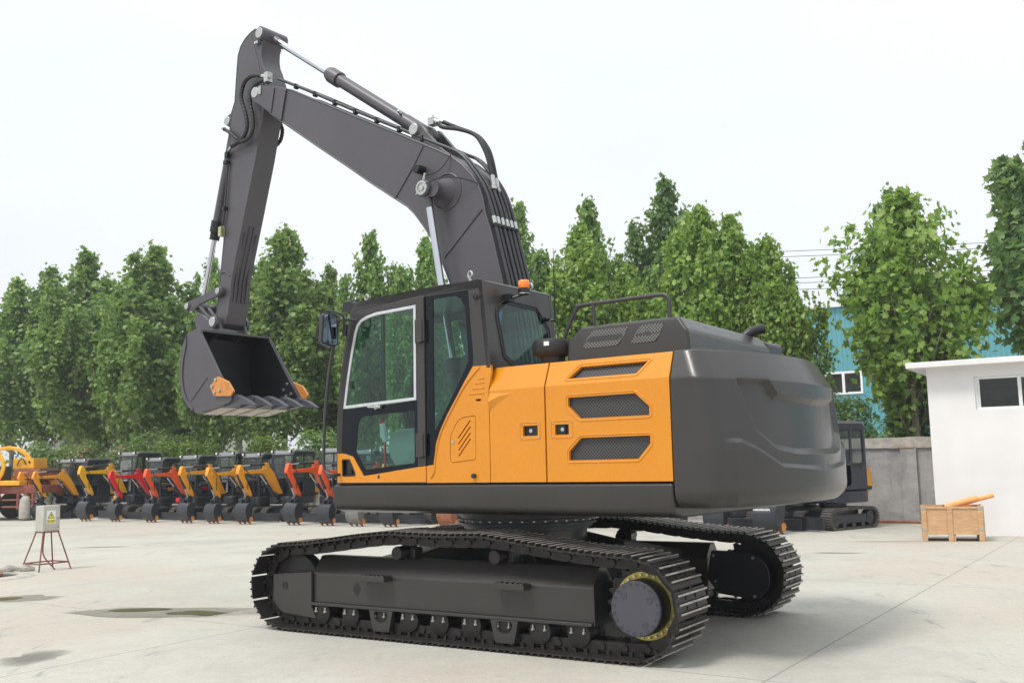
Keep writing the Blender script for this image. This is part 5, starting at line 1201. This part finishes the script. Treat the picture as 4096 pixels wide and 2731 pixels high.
TR = [
 (-25.34, 50.1, 11.7, 0, 1.0, 'plane tree cut by the left picture edge, farthest left'),
 (-23.82, 50.4, 12.4, 2, .95, 'slim plane tree second from the left edge, above the yellow truck'),
 (-20.25, 46.5, 12.36, 1, 1.05, 'tall plane tree above the flowering bush, with a blunt pointed top'),
 (-19.6, 47.8, 11.0, 3, .8, 'low plane tree between the two tallest left ones'),
 (-17.05, 43.9, 10.67, 2, .9, 'slim plane tree just left of the tallest left spire'),
 (-15.70, 43.1, 11.66, 0, 1.15, 'broad plane tree with a tall spire left of the raised bucket'),
 (-13.6, 44.5, 11.5, 2, .62, 'plane tree whose thin top shoot rises beside the bucket cylinder'),
 (-12.16, 41.0, 10.0, 1, .8, 'plane tree directly behind the bucket linkage'),
 (-10.41, 41.0, 10.42, 3, .75, 'plane tree showing just right of the raised arm'),
 (-8.96, 39.0, 11.31, 0, 1.12, 'tall spired plane tree between the arm and the big cab'),
 (-7.6, 41.0, 10.2, 2, .7, 'thin plane tree right of the spire between arm and cab'),
 (-5.44, 38.0, 10.9, 1, .72, 'plane tree rising above the front of the cab roof'),
 (-4.1, 36.1, 9.1, 2, .6, 'short plane tree behind the middle of the cab roof'),
 (-3.3, 38.0, 10.59, 0, .75, 'plane tree behind the chrome boom cylinder rod'),
 (.35, 36.9, 11.54, 3, .7, 'dark plane tree emerging right of the hydraulic pipes'),
]
for i, (x, y, H, v, wd, lab) in enumerate(TR): tree(lab, x, y, H, TV[v], i*1.7, wd)
tree('plane tree far back filling the gap over the left small excavators', -22.0, 52.5, 10.5, TV[3], 2.2, 1.2)
tree('plane tree far back behind the bucket teeth', -15.0, 47.5, 9.4, TV[1], .7, 1.2, 'leafd')
tree('plane tree far back seen through the door window', -6.9, 42.5, 8.6, TV[3], .9, 1.3, 'leafd')
tree('bright plane tree with thin dark top behind the beacon and antenna', 2.26, 31.6, 9.3, TB[0], .4, .9)
tree('darker slim plane tree showing behind the bright one by the beacon', 2.9, 36.0, 11.5, TV[2], 1.4, .75)
tree('low bright plane tree above the hood handrail', 3.75, 31.5, 8.0, TB[1], 2.0, .78)
tree('tallest dark plane tree standing behind the bright ones over the hood', 5.75, 35.5, 12.1, TV[1], 3.0, .82, 'leafd')
tree('bright plane tree over the hood rear with two shoots', 5.75, 29.4, 9.35, TB[1], 1.0, .85)
tree('bright plane tree above the exhaust stack', 6.55, 28.8, 8.9, TB[0], 2.6, .85)
tree('bright plane tree right of the exhaust, against the sky gap', 7.45, 28.2, 8.1, TB[1], 4.0, .72)
tree('light green open crowned plane tree left of the white guard house', 10.75, 26.6, 9.0, TS[0], .5, .95)
tree('dark far plane tree peeping over the light one beside the guard house', 13.3, 33.9, 11.0, TV[0], .3, .6, 'leafd')
tree('large dense plane tree at the right edge behind the guard house', 15.3, 26.4, 12.3, TN[0], 1.2, 1.05, 'leafd')

def shrub_mesh(seed, rx, ry, rz, n, size, mats, flowers=0, zc=None):
    rng = np.random.default_rng(seed); K = 16; zc = zc or rz
    c = rng.normal(size=(K, 3)); c /= np.linalg.norm(c, axis=1, keepdims=True); c = c*rng.uniform(.35, .72, (K, 1))
    w = rng.uniform(.26, .42, K); k = rng.integers(0, K, n)
    d = rng.normal(size=(n, 3)); d /= np.linalg.norm(d, axis=1, keepdims=True)
    p = c[k]+d*(w[k]*rng.uniform(.45, 1.05, n)**.5)[:, None]
    spk = rng.random(n) < .12; p[spk] *= rng.uniform(1.0, 1.25, (spk.sum(), 1))
    P = p*np.array([rx, ry, rz])+np.array([0, 0, zc]); P[:, 2] = np.maximum(P[:, 2], .05)
    Q = d+np.array([0, 0, .5])+rng.normal(size=(n, 3))*.4
    mids = None
    if flowers: mids = ((rng.random(n) < flowers) & (rng.random(K)[k] < .8)).astype(int)
    return leaf_mesh('foliage', P, Q, size, mats, rng, LEAFS, 3, mids)
def shrub(label, x, y, rx, ry, rz_, n, size, m, seed, flowers=0, zc=None, stems=True):
    t = thing('shrub', label, 'shrub', (x, y, 0), 0, 'shrubs along the yard wall')
    me = shrub_mesh(seed, rx, ry, rz_, n, size, [M[m], M['flower']] if flowers else M[m], flowers, zc)
    o = bpy.data.objects.new('foliage', me); COL.objects.link(o); o.parent = t
    b = MB(); r = random.Random(seed)
    for i in range(5): a = r.uniform(0, 6.28); b.tube([(0, 0, 0), (cos(a)*rx*.2, sin(a)*ry*.2, rz_*.7), (cos(a)*rx*.5, sin(a)*ry*.5, rz_*1.3)], [.04, .025, .01], 6)
    obj('stem', b, M['bark'], t)
shrub('pink flowering bush above the red small excavator', -16.9, 40.9, 1.7, 1.0, 1.45, 9000, .13, 'shrub', 21, .20, 1.75)
shrub('dark shrub with a few pink blooms left of the flowering bush', -19.9, 42.6, 1.6, 1.0, 1.45, 7000, .13, 'shrub', 22, .05, 1.8)
shrub('mid green feathery shrub right of the flowering bush', -14.0, 39.4, 1.7, 1.0, 1.6, 8500, .12, 'shrub', 23, 0, 1.85)
shrub('bright yellow green shrub above the amber small excavators', -12.4, 37.6, 1.5, .9, 1.35, 8000, .12, 'shrubl', 24, 0, 1.8)
shrub('second bright shrub between the tree trunks left of the cab', -9.4, 36.4, 1.7, .9, 1.2, 7500, .12, 'shrubl', 25, 0, 1.75)
shrub('darker shrub just left of the mirror post', -7.1, 35.2, 1.7, .9, 1.4, 7500, .12, 'shrub', 26, 0, 1.75)
shrub('shrub seen through the lower door window', -4.4, 33.8, 1.7, .9, 1.4, 7500, .12, 'shrub', 27, 0, 1.7)
shrub('shrub hidden behind the orange cab quarter panel', -1.2, 31.9, 1.8, .9, 1.4, 5000, .14, 'shrub', 28, 0, 1.7)
shrub('dark shrub behind the counterweight and the cement wall', 9.2, 27.9, 1.7, .9, 1.8, 12000, .11, 'shrub', 29, 0, 2.0)
shrub('bamboo like shrub rising left of the light tree trunk', 8.7, 29.3, 1.2, .8, 2.2, 8500, .11, 'shrubl', 30, 0, 2.6)
shrub('low shrub behind the wall beside the guard house', 11.2, 27.2, 1.7, .8, 1.7, 11000, .11, 'shrub', 31, 0, 2.0)

# ------------------------------------------------------------------ wall, guard house, far buildings
RW = atan2(UY, UX)
def Wn(s, o, z=0): return (-17+UX*s+.5199*o, 35.7+UY*s+.8542*o, z)
wl_ = thing('cement_wall', 'old grey cement boundary wall with a rough pale coping behind the small excavators', 'wall', Wn(-8, 4.5), RW)
b = MB(); L_ = 37.6; b.box(0, L_, 0, .24, 0, 1.86); obj('wall_panel', b, M['wall'], wl_)
b = MB(); n_ = 190; r = random.Random(5); ring = []
for i in range(n_+1):
    x = L_*i/n_; dz = r.uniform(-.018, .022); dy = r.uniform(-.012, .012)
    ring.append([Vector(p) for p in [(x, -.055+dy, 1.84+r.uniform(-.01, .01)), (x, .30, 1.84), (x, .30, 2.10), (x, -.055+dy, 2.10+dz)]])
b.rings(ring); obj('coping', b, M['coping'], wl_)
for i in range(12):
    x = L_-1.02-3.3*i; b = MB(); b.box(x-.19, x+.19, -.10, .0, 0, 1.84); obj('pilaster', b, M['wall'], wl_, bevel=.01)
b = MB(); b.box(L_-1.25, L_-.85, -.104, -.04, 1.81, 1.845); obj('exposed_brick', b, M['rust'], wl_)

# guard house
gx, gy = 8.55, 21.45; d0 = Vector((UX, UY, 0))
c0 = Vector((8.79, 21.0, 0))
gh = thing('guard_house', 'white rendered guard house with flat roof and sliding window at the right edge', 'building', (c0.x, c0.y, 0), RW)
LH, DH, HH = 7.0, 5.0, 3.47
wx0, wx1, wz0, wz1 = .91, 2.75, 2.56, 3.24
b = MB(); b.plate([(0, 0), (LH, 0), (LH, HH), (0, HH)], [[(wx0, wz0), (wx1, wz0), (wx1, wz1), (wx0, wz1)]], 0, .22)
b.box(0, .22, .22, DH, 0, HH); b.box(LH-.22, LH, .22, DH, 0, HH); b.box(.22, LH-.22, DH-.22, DH, 0, HH)
obj('wall', b, M['plaster'], gh, smooth=0)
b = MB(); b.box(-.35, LH+.4, -.35, DH+.4, HH, HH+.12); obj('roof', b, M['plaster'], gh, bevel=.012)
wf = MB(); wf.plate([(wx0, wz0), (wx1, wz0), (wx1, wz1), (wx0, wz1)], [[(wx0+.05, wz0+.05), (wx1-.05, wz0+.05), (wx1-.05, wz1-.05), (wx0+.05, wz1-.05)]], .06, .12)
wf.box(wx0+.80, wx0+.87, .05, .11, wz0+.05, wz1-.05); wf.box(wx0+.05, wx0+.09, .08, .11, wz0+.05, wz1-.05)
wfo = obj('window', wf, M['pvc'], gh, bevel=.004)
b = MB(); b.box(wx0+.05, wx1-.05, .088, .092, wz0+.05, wz1-.05); obj('pane', b, M['wglass'], wfo, smooth=0)
b = MB(); b.box(.3, LH-.3, .5, DH-.3, .05, .1); b.box(1.0, 2.6, 1.6, 1.9, .05, 2.7); b.box(.24, LH-.24, DH-.26, DH-.24, 0, 3.3); obj('interior', b, M['darkroom'], gh)
b = MB(); 
# teal works building
tb_ = thing('factory_building', 'teal clad factory building with white framed windows far behind the trees on the right', 'building', Wn(15, 36), RW)
LT = 60
b = MB(); wins = [(x, 5.1) for x in (3.9, 6.6, 9.3, 14.0, 17.0, 20.0)]
holes = [[(x, z), (x+2.1, z), (x+2.1, z+1.3), (x, z+1.3)] for x, z in wins]
b.plate([(0, 0), (LT, 0), (LT, 10.1), (0, 10.1)], holes, 0, .3); obj('wall', b, M['teal'], tb_, smooth=0)
b = MB(); b.box(-.3, LT+.3, -.25, 14, 10.1, 10.3); obj('roof', b, M['pvc'], tb_)
b = MB(); b.box(0, .3, .3, 14, 0, 10.1); b.box(.3, LT, 13.7, 14, 0, 10.1); obj('rear_walls', b, M['teal'], tb_)
b = MB(); b.box(.5, LT-.5, 1.2, 1.4, .1, 9.9); obj('interior', b, M['darkroom'], tb_)
for x, z in wins:
    b = MB(); b.plate([(x, z), (x+2.1, z), (x+2.1, z+1.3), (x, z+1.3)], [[(x+.12, z+.12), (x+.98, z+.12), (x+.98, z+1.18), (x+.12, z+1.18)], [(x+1.12, z+.12), (x+1.98, z+.12), (x+1.98, z+1.18), (x+1.12, z+1.18)]], -.05, .12); wo = obj('window', b, M['pvc'], tb_, smooth=0)
    b = MB(); b.box(x+.1, x+2.0, .05, .06, z+.1, z+1.2); obj('pane', b, M['wglass'], wo, smooth=0)
# white house with red roof, far left
hs = thing('house', 'white house with a red tiled roof glimpsed between the left trees', 'house', (-24.6, 52.8, 0), RW)
b = MB(); b.plate([(0, 0), (9, 0), (9, 4.6), (0, 4.6)], [[(1.0, 2.3), (2.3, 2.3), (2.3, 3.9), (1.0, 3.9)], [(4.5, 2.3), (5.8, 2.3), (5.8, 3.9), (4.5, 3.9)]], 0, .25); b.box(0, .25, .25, 6, 0, 4.6); b.box(8.75, 9, .25, 6, 0, 4.6); b.box(.25, 8.75, 5.75, 6, 0, 4.6); obj('wall', b, M['plaster'], hs, smooth=0)
b = MB(); b.prism([(-.5, 4.55), (3, 6.2), (6.5, 4.55), (6.5, 4.4), (3, 6.0), (-.5, 4.4)], -.4, 9.4, 'x', fn=lambda u, v, d: (d, u, v)); obj('roof', b, M['redroof'], hs)
b = MB(); b.box(.6, 2.9, -.9, .0, 1.75, 1.85, mtx=None); b.prism([(0, 2.3), (-1.1, 1.75), (-1.1, 1.65), (0, 2.2)], .4, 3.1, 'x', fn=lambda u, v, d: (d, u, v)); obj('porch_roof', b, M['redroof'], hs)
for x in (1.0, 4.5):
    b = MB(); b.plate([(x, 2.3), (x+1.3, 2.3), (x+1.3, 3.9), (x, 3.9)], [[(x+.1, 2.4), (x+.6, 2.4), (x+.6, 3.8), (x+.1, 3.8)], [(x+.7, 2.4), (x+1.2, 2.4), (x+1.2, 3.8), (x+.7, 3.8)]], .02, .1); wo = obj('window', b, M['pvc'], hs, smooth=0)
    b = MB(); b.box(x+.1, x+1.2, .06, .065, 2.4, 3.8); b.box(x-.3, x+1.6, 1.5, 1.6, 1.5, 4.3); obj('pane', b, M['darkroom'], wo, smooth=0)
# utility pole and lines
up_ = thing('utility_pole', 'pale concrete utility pole half hidden by shrubs between two tree trunks', 'pole', (-11.9, 43.0, 0))
b = MB(); b.cyl((0, 0, 0), (0, 0, 9), .17, .11, 16); obj('shaft', b, M['coping'], up_)
for i, (z, lab) in enumerate(((11.2, 'power line, topmost of the wires crossing the sky gap right of the trees'), (10.95, 'power line second from the top in the sky gap right of the trees'), (9.95, 'power line, upper of the close lower three in the right sky gap'), (9.72, 'power line, middle of the close lower three in the right sky gap'), (9.42, 'power line, lowest wire of the right sky gap, above the teal roof'))):
    b = MB(); b.tube([(4+46*k/16, 46.0-8*k/16, z-.35*(1-((k-8)/8)**2)+.0*k) for k in range(17)], .013, 5); o = obj('power_line', b, M['rubber']); tag(o, lab, 'power line', 'power lines over the right trees')

# ------------------------------------------------------------------ crate, tubes, cabinet
cr_a = atan2(-.39, 1.01)
cr = thing('wooden_crate', 'open plywood crate on battens in front of the white guard house', 'crate', (7.91, 19.6, 0), cr_a)
LC, DC = 1.09, .78
b = MB(); b.box(0, LC, 0, .012, .13, .66); b.box(0, LC, DC-.012, DC, .13, .66); b.box(0, .012, .012, DC-.012, .13, .66); b.box(LC-.012, LC, .012, DC-.012, .13, .66); b.box(.012, LC-.012, .012, DC-.012, .13, .15)
obj('plywood_box', b, M['wood'], cr, smooth=0)
for x in (0, .46, LC-.09):
    b = MB(); b.box(x, x+.09, -.022, 0, 0, .675); obj('batten', b, M['wood'], cr, bevel=.004)
for x in (0, .5, LC-.09):
    b = MB(); b.box(x, x+.09, .0, DC, 0, .125); obj('bearer', b, M['wood'], cr, bevel=.004)
for y in (.0, DC-.09):
    b = MB(); b.box(LC, LC+.022, y, y+.09, 0, .675); obj('batten', b, M['wood'], cr, bevel=.004)
b = MB(); b.box(.09, .46, -.02, 0, .62, .66); b.box(.55, LC-.09, -.02, 0, .62, .66); b.box(.09, .46, -.02, 0, .13, .17); b.box(.55, LC-.09, -.02, 0, .13, .17); objs('rail', b, M['wood'], cr, bevel=.003)
for x, z in ((0, .60), (LC-.09, .60), (0, .2), (LC-.09, .2)):
    b = MB(); b.box(x-.004, x+.094, -.026, -.02, z, z+.05); obj('metal_clip', b, M['zinc'], cr)
def tube_thing(lab, p, q, r, r2, m):
    p, q = Vector(p), Vector(q); b = MB(); t = (q-p).normalized()
    b.tube([p, q], r, 20, cap=False); b.tube([q-t*.003, p+t*.003], r*.86, 20, cap=False)
    up = Vector((0, 0, 1)); x = (up-t*up.dot(t)).normalized(); y = t.cross(x)
    for e in (p, q): b.rings([[e+(x*cos(2*pi*j/20)+y*sin(2*pi*j/20))*rr for j in range(20)] for rr in (r*.86, r)], cap=False)
    o = obj('paper_tube', b, m); return tag(o, lab, 'tube', 'orange tubes in the crate')
tube_thing('thick orange tube lying across the open crate', (8.45, 19.80, .62), (9.12, 19.80, .79), .067, 0, M['orangetube'])
tube_thing('thinner orange tube sticking out to the right of the crate', (8.75, 19.92, .66), (9.46, 19.86, .84), .045, 0, M['orangetube'])
b = MB(); b.cyl((10.05, 20.35, .06), (11.6, 19.2, .06), .055, n=16); o = obj('rusty_pipe', b, M['rust']); tag(o, 'rusty brown pipe lying by the guard house foot at the right edge', 'pipe')
b = MB(); r = random.Random(3)
b.tube([(8.9, 25.05, .03), (9.6, 24.55, .04), (10.0, 24.25, .03)], .03, 8); o = obj('timber_stick', b, M['rust']); tag(o, 'thin brown timber stick lying at the foot of the cement wall', 'stick')

eb = thing('electrical_cabinet', 'grey electrical cabinet with yellow warning sign on a red angle iron stand', 'cabinet', (-8.22, 17.62, 0), atan2(-.54, .84)+pi/2)
# local: x to the right of the door face, -y out of the door
b = MB(); b.box(-.155, .155, -.12, .12, .67, 1.115); obj('cabinet_body', b, M['boxg'], eb, bevel=.006)
b = MB(); b.box(-.145, .145, -.128, -.121, .685, 1.10); dd_ = obj('cabinet_door', b, M['boxg'], eb, bevel=.004)
b = MB(); b.cyl((.105, -.128, .90), (.105, -.136, .90), .012, n=12); b.cyl((.115, -.128, .74), (.115, -.134, .74), .012, n=12); objs('door_lock', b, M['rust'], dd_)
b = MB(); b.box(-.105, .065, -.131, -.1285, .80, 1.03); sg_ = obj('warning_sign', b, M['white'], eb)
b = MB(); b.prism([(-.085, .895), (.045, .895), (-.02, 1.01)], -.133, -.1312); obj('sign_triangle', b, M['sblk'], sg_, smooth=0)
b = MB(); b.prism([(-.070, .904), (.030, .904), (-.02, .993)], -.1345, -.1332); obj('triangle_field', b, M['syel'], sg_, smooth=0)
b = MB(); b.prism([(-.012, .975), (-.032, .945), (-.020, .943), (-.030, .915), (-.006, .950), (-.018, .951), (-.006, .972)], -.136, -.1347); obj('lightning_bolt', b, M['sblk'], sg_, smooth=0)
b = MB(); b.box(-.10, .06, -.133, -.1312, .81, .875); obj('sign_caption_field', b, M['syel'], sg_)
b = MB()                                            # 当心触电 / Danger electric shock
def glyph(x, z, s, strokes):
    for (x0, z0, x1, z1) in strokes:
        p = Vector((x+x0*s, z+z0*s)); q = Vector((x+x1*s, z+z1*s)); t = (q-p).normalized(); n = Vector((-t.y, t.x))*s*.05
        b.prism([tuple(p-n), tuple(q-n), tuple(q+n), tuple(p+n)], -.1345, -.1332)
gl = [[(.5, 1, .5, .6), (.15, .9, .3, .65), (.85, .9, .7, .65), (.15, .5, .85, .5), (.85, .5, .85, .05), (.15, .28, .85, .28), (.15, .05, .85, .05)],
      [(.1, .55, .2, .25), (.35, .7, .35, .1), (.35, .1, .7, .1), (.7, .1, .75, .3), (.5, .85, .6, .6), (.8, .7, .9, .4)],
      [(.25, 1, .1, .75), (.2, .8, .45, .8), (.1, .65, .45, .65), (.1, .65, .1, .05), (.45, .65, .45, .0), (.1, .35, .45, .35), (.72, 1, .72, .15), (.55, .75, .9, .75), (.55, .4, .9, .4), (.55, .75, .55, .4), (.9, .75, .9, .4), (.5, .1, .95, .12)],
      [(.15, .8, .8, .8), (.15, .8, .15, .3), (.8, .8, .8, .3), (.15, .55, .8, .55), (.15, .3, .8, .3), (.47, 1, .47, .05), (.47, .05, .95, .05), (.95, .05, .95, .2)]]
for i, g_ in enumerate(gl): glyph(-.088+.037*i, .838, .028, g_)
obj('sign_characters', b, M['sblk'], sg_, smooth=0)
tx = bpy.data.curves.new('sign_text', 'FONT'); tx.body = 'Danger! Electric shock'; tx.size = .0135; tx.extrude = .0006
to = bpy.data.objects.new('tmp', tx); COL.objects.link(to); dg = bpy.context.evaluated_depsgraph_get(); tme = bpy.data.meshes.new_from_object(to.evaluated_get(dg)); bpy.data.objects.remove(to)
tme.name = 'sign_text'; tme.materials.clear(); tme.materials.append(M['sblk']); to = bpy.data.objects.new('sign_text', tme); COL.objects.link(to); to.parent = sg_; to.location = (-.092, -.1340, .818); to.rotation_euler = (pi/2, 0, 0)
for sx in (-1, 1):
    for sy in (-1, 1):
        b = MB(); p = Vector((sx*.14, sy*.105, .66)); q = Vector((sx*.30, sy*.27, 0)); b.tube([p, q], .014, 4); obj('stand_leg', b, M['legr'], eb, smooth=0)
b = MB()
for z, a, c in ((.66, .15, .115), (.13, .272, .238)):
    P4 = [(-a, -c, z), (a, -c, z), (a, c, z), (-a, c, z)]; b.tube([Vector(p) for p in P4], .012, 4, closed=True)
objs('stand_rail', b, M['legr'], eb, smooth=0)
b = MB(); b.tube(smoothpath([(-.05, 0, .67), (-.06, .02, .35), (-.02, .0, .2), (.12, -.08, .0)], 5), .012, 8); obj('supply_cable', b, M['legr'], eb)

# manhole with its loose cover and the twisted sheet
mh_ = thing('manhole', 'round concrete manhole rim with a loose rusty cover at the left edge', 'manhole', (-8.62, 16.55, 0))
b = MB(); b.lathe([(.40, .0), (.40, .03), (.50, .035), (.62, .02), (.66, .002)], (0, 0, 0), n=48); obj('rim', b, M['coping'], mh_)
b = MB(); b.cyl((0, 0, .001), (0, 0, .004), .41, n=40); obj('opening', b, M['sblk'], mh_)
b = MB(); b.cyl((-.22, -.06, .035), (-.22, -.06, .065), .40, n=40); obj('cover', b, M['rust'], mh_, bevel=.008)
b = MB(); r = random.Random(9); P_ = [(-9.9+.19*i, 17.35+.06*sin(i)+.015*i, .05+.015*sin(i*2.2)) for i in range(9)]; P2 = smoothpath(P_, 5); b.tube(P2, [.05+.018*sin(i*.9)+.01*r.random() for i in range(len(P2))], 9); o = obj('twisted_sheet', b, M['coping']); tag(o, 'twisted dirty plastic sheet lying left of the red cabinet stand', 'plastic sheet')

# puddles and stains
z = .004
blob('damp_patch', -4.15, 12.12, 1.35, .50, radians(-19), M['wet'], z, 1, .3, 90)
blob('puddle', -4.65, 12.36, .40, .17, radians(-16), M['puddle'], z+.004, 2, .3, 70)
blob('puddle', -3.80, 12.0, .50, .19, radians(-24), M['puddle'], z+.004, 3, .3, 70)
blob('damp_patch', -6.75, 13.70, .55, .45, radians(-10), M['wet'], z, 4, .35, 90)
blob('puddle', -6.90, 13.74, .24, .17, radians(-10), M['puddle'], z+.004, 5, .3, 70)
blob('oil_stain', -4.49, 9.38, .36, .32, radians(-10), M['damp'], z, 6, .4, 90)
blob('damp_patch', -9.3, 22.6, .7, .16, radians(10), M['wet'], z, 7, .3, 90)
blob('puddle', 7.4, 19.6, 1.4, .07, radians(-15), M['wet'], z, 8, .3)
blob('puddle', 5.6, 17.6, .6, .10, radians(-15), M['wet'], z, 9, .3)

# ------------------------------------------------------------------ truck at the left edge
tk = thing('crane_truck', 'old yellow and rust red crane truck with round cab window cut by the left edge', 'truck', (-19.15, 37.2, 0), atan2(-.18, 1.0))
# local: x to the right along the truck, -y towards the camera
b = MB(); b.box(-4.5, 2.4, -.9, .9, .95, 1.25); b.box(-1.5, .35, -1.15, -.9, .55, 1.15); b.prism([(-.9, .95), (-.5, 1.25), (.55, 1.25), (.75, .75), (.6, .6), (.35, 1.0), (-.3, 1.05), (-.75, .75)], -1.25, -.85); b.box(.8, 2.2, -1.0, -.9, .45, .52); b.box(.8, 2.2, -1.0, -.9, .70, .76); b.box(1.4, 1.5, -1.0, -.9, .4, .95); b.box(2.0, 2.1, -1.0, -.9, .4, .95); obj('chassis', b, M['truckred'], tk, bevel=.03)
def wheel(x, y, par):
    b = MB(); b.lathe([(.30, -.13), (.44, -.14), (.49, -.10), (.49, .10), (.44, .14), (.30, .13)], (x, y, .49), (0, 1, 0), 36); wo = obj('wheel', b, M['tyre'], par)
    b = MB(); b.lathe([(.30, -.10), (.22, -.02), (.16, -.06), (.08, -.12), (0, -.12)], (x, y, .49), (0, 1, 0), 28); obj('wheel_rim', b, M['rimg'], wo)
wheel(-.25, -1.0, tk); wheel(-.25, 1.0, tk); wheel(-3.2, -1.0, tk)
b = MB(); b.box(-3.0, 1.55, -1.05, 1.05, 1.25, 1.42); obj('platform', b, M['truckyel'], tk, bevel=.02)
arc = [(-.55, 2.62), (-.1, 2.68), (.35, 2.6), (.68, 2.4), (.86, 2.12), (.88, 1.9), (.80, 1.65), (.65, 1.43)]
cabp = [(-1.6, 1.43), (-1.6, 2.62)]+arc
h1_ = rounded([(-1.45, 1.8), (-1.45, 2.52), (-.78, 2.54), (-.78, 1.8)], .06, 3); h2_ = rounded([(-.60, 1.55), (-.60, 2.53), (-.1, 2.58), (.32, 2.50), (.60, 2.32), (.77, 2.08), (.78, 1.9), (.70, 1.68), (.62, 1.55)], .05, 3)
b = MB(); b.plate(cabp, [h1_, h2_], -1.02, -.94); b.plate(cabp, [h1_, h2_], .50, .58)
for p, q in zip(arc[:-1], arc[1:]): pass
b.tube([(x, -.98, z) for x, z in arc], .04, 8); b.tube([(x, .54, z) for x, z in arc], .04, 8)
ck = obj('operator_cab', b, M['truckyel'], tk, smooth=25)
b = MB(); b.prism(h2_, -.985, -.98); b.prism(h1_, -.985, -.98); obj('cab_window', b, M['mglass'], ck, smooth=0)
b = MB(); b.box(-.55, .2, -.6, .3, 1.43, 1.95); b.prism([(-.6, 1.43), (-.6, 2.1), (.1, 1.75), (.6, 1.62), (.6, 1.43)], -.93, -.88); b.box(-1.5, -.7, -.93, -.89, 1.43, 1.9); obj('cab_interior', b, M['bucketg'], ck)
b = MB(); b.box(.7, 1.55, -.3, .5, 1.85, 2.22); obj('crane_boom', b, M['truckyel'], tk, bevel=.02)
b = MB(); b.cyl((1.38, -.315, 2.08), (1.38, -.301, 2.08), .045, n=16); b.tube(smoothpath([(.9, -.33, 1.95), (1.0, -.36, 2.15), (1.15, -.36, 2.2), (1.25, -.33, 2.0)], 5), .02, 6); objs('boom_fittings', b, M['black'], tk)
b = MB(); b.box(.9, 1.95, -.5, .6, 1.42, 1.84); obj('counter_box', b, M['rust'], tk, bevel=.02)
b = MB(); b.lathe([(.10, 0), (.20, .05), (.21, .4), (.19, .7), (.12, .82), (.06, .85)], (1.75, -.95, .02), n=24); obj('gas_tank', b, M['coping'], tk)

# ------------------------------------------------------------------ thin summer haze
b = MB(); b.box(-290, 290, -55, 480, -1.0, 16.0)
m = bpy.data.materials.new('haze_air'); m.use_nodes = True; nt = m.node_tree; nt.nodes.remove(nt.nodes['Principled BSDF'])
v = N(nt, 'ShaderNodeVolumePrincipled'); v.inputs['Color'].default_value = (.92, .96, 1, 1); v.inputs['Density'].default_value = .0009
nt.links.new(v.outputs[0], nt.nodes['Material Output'].inputs['Volume'])
hz = obj('haze', b, m, smooth=0); hz['kind'] = 'stuff'
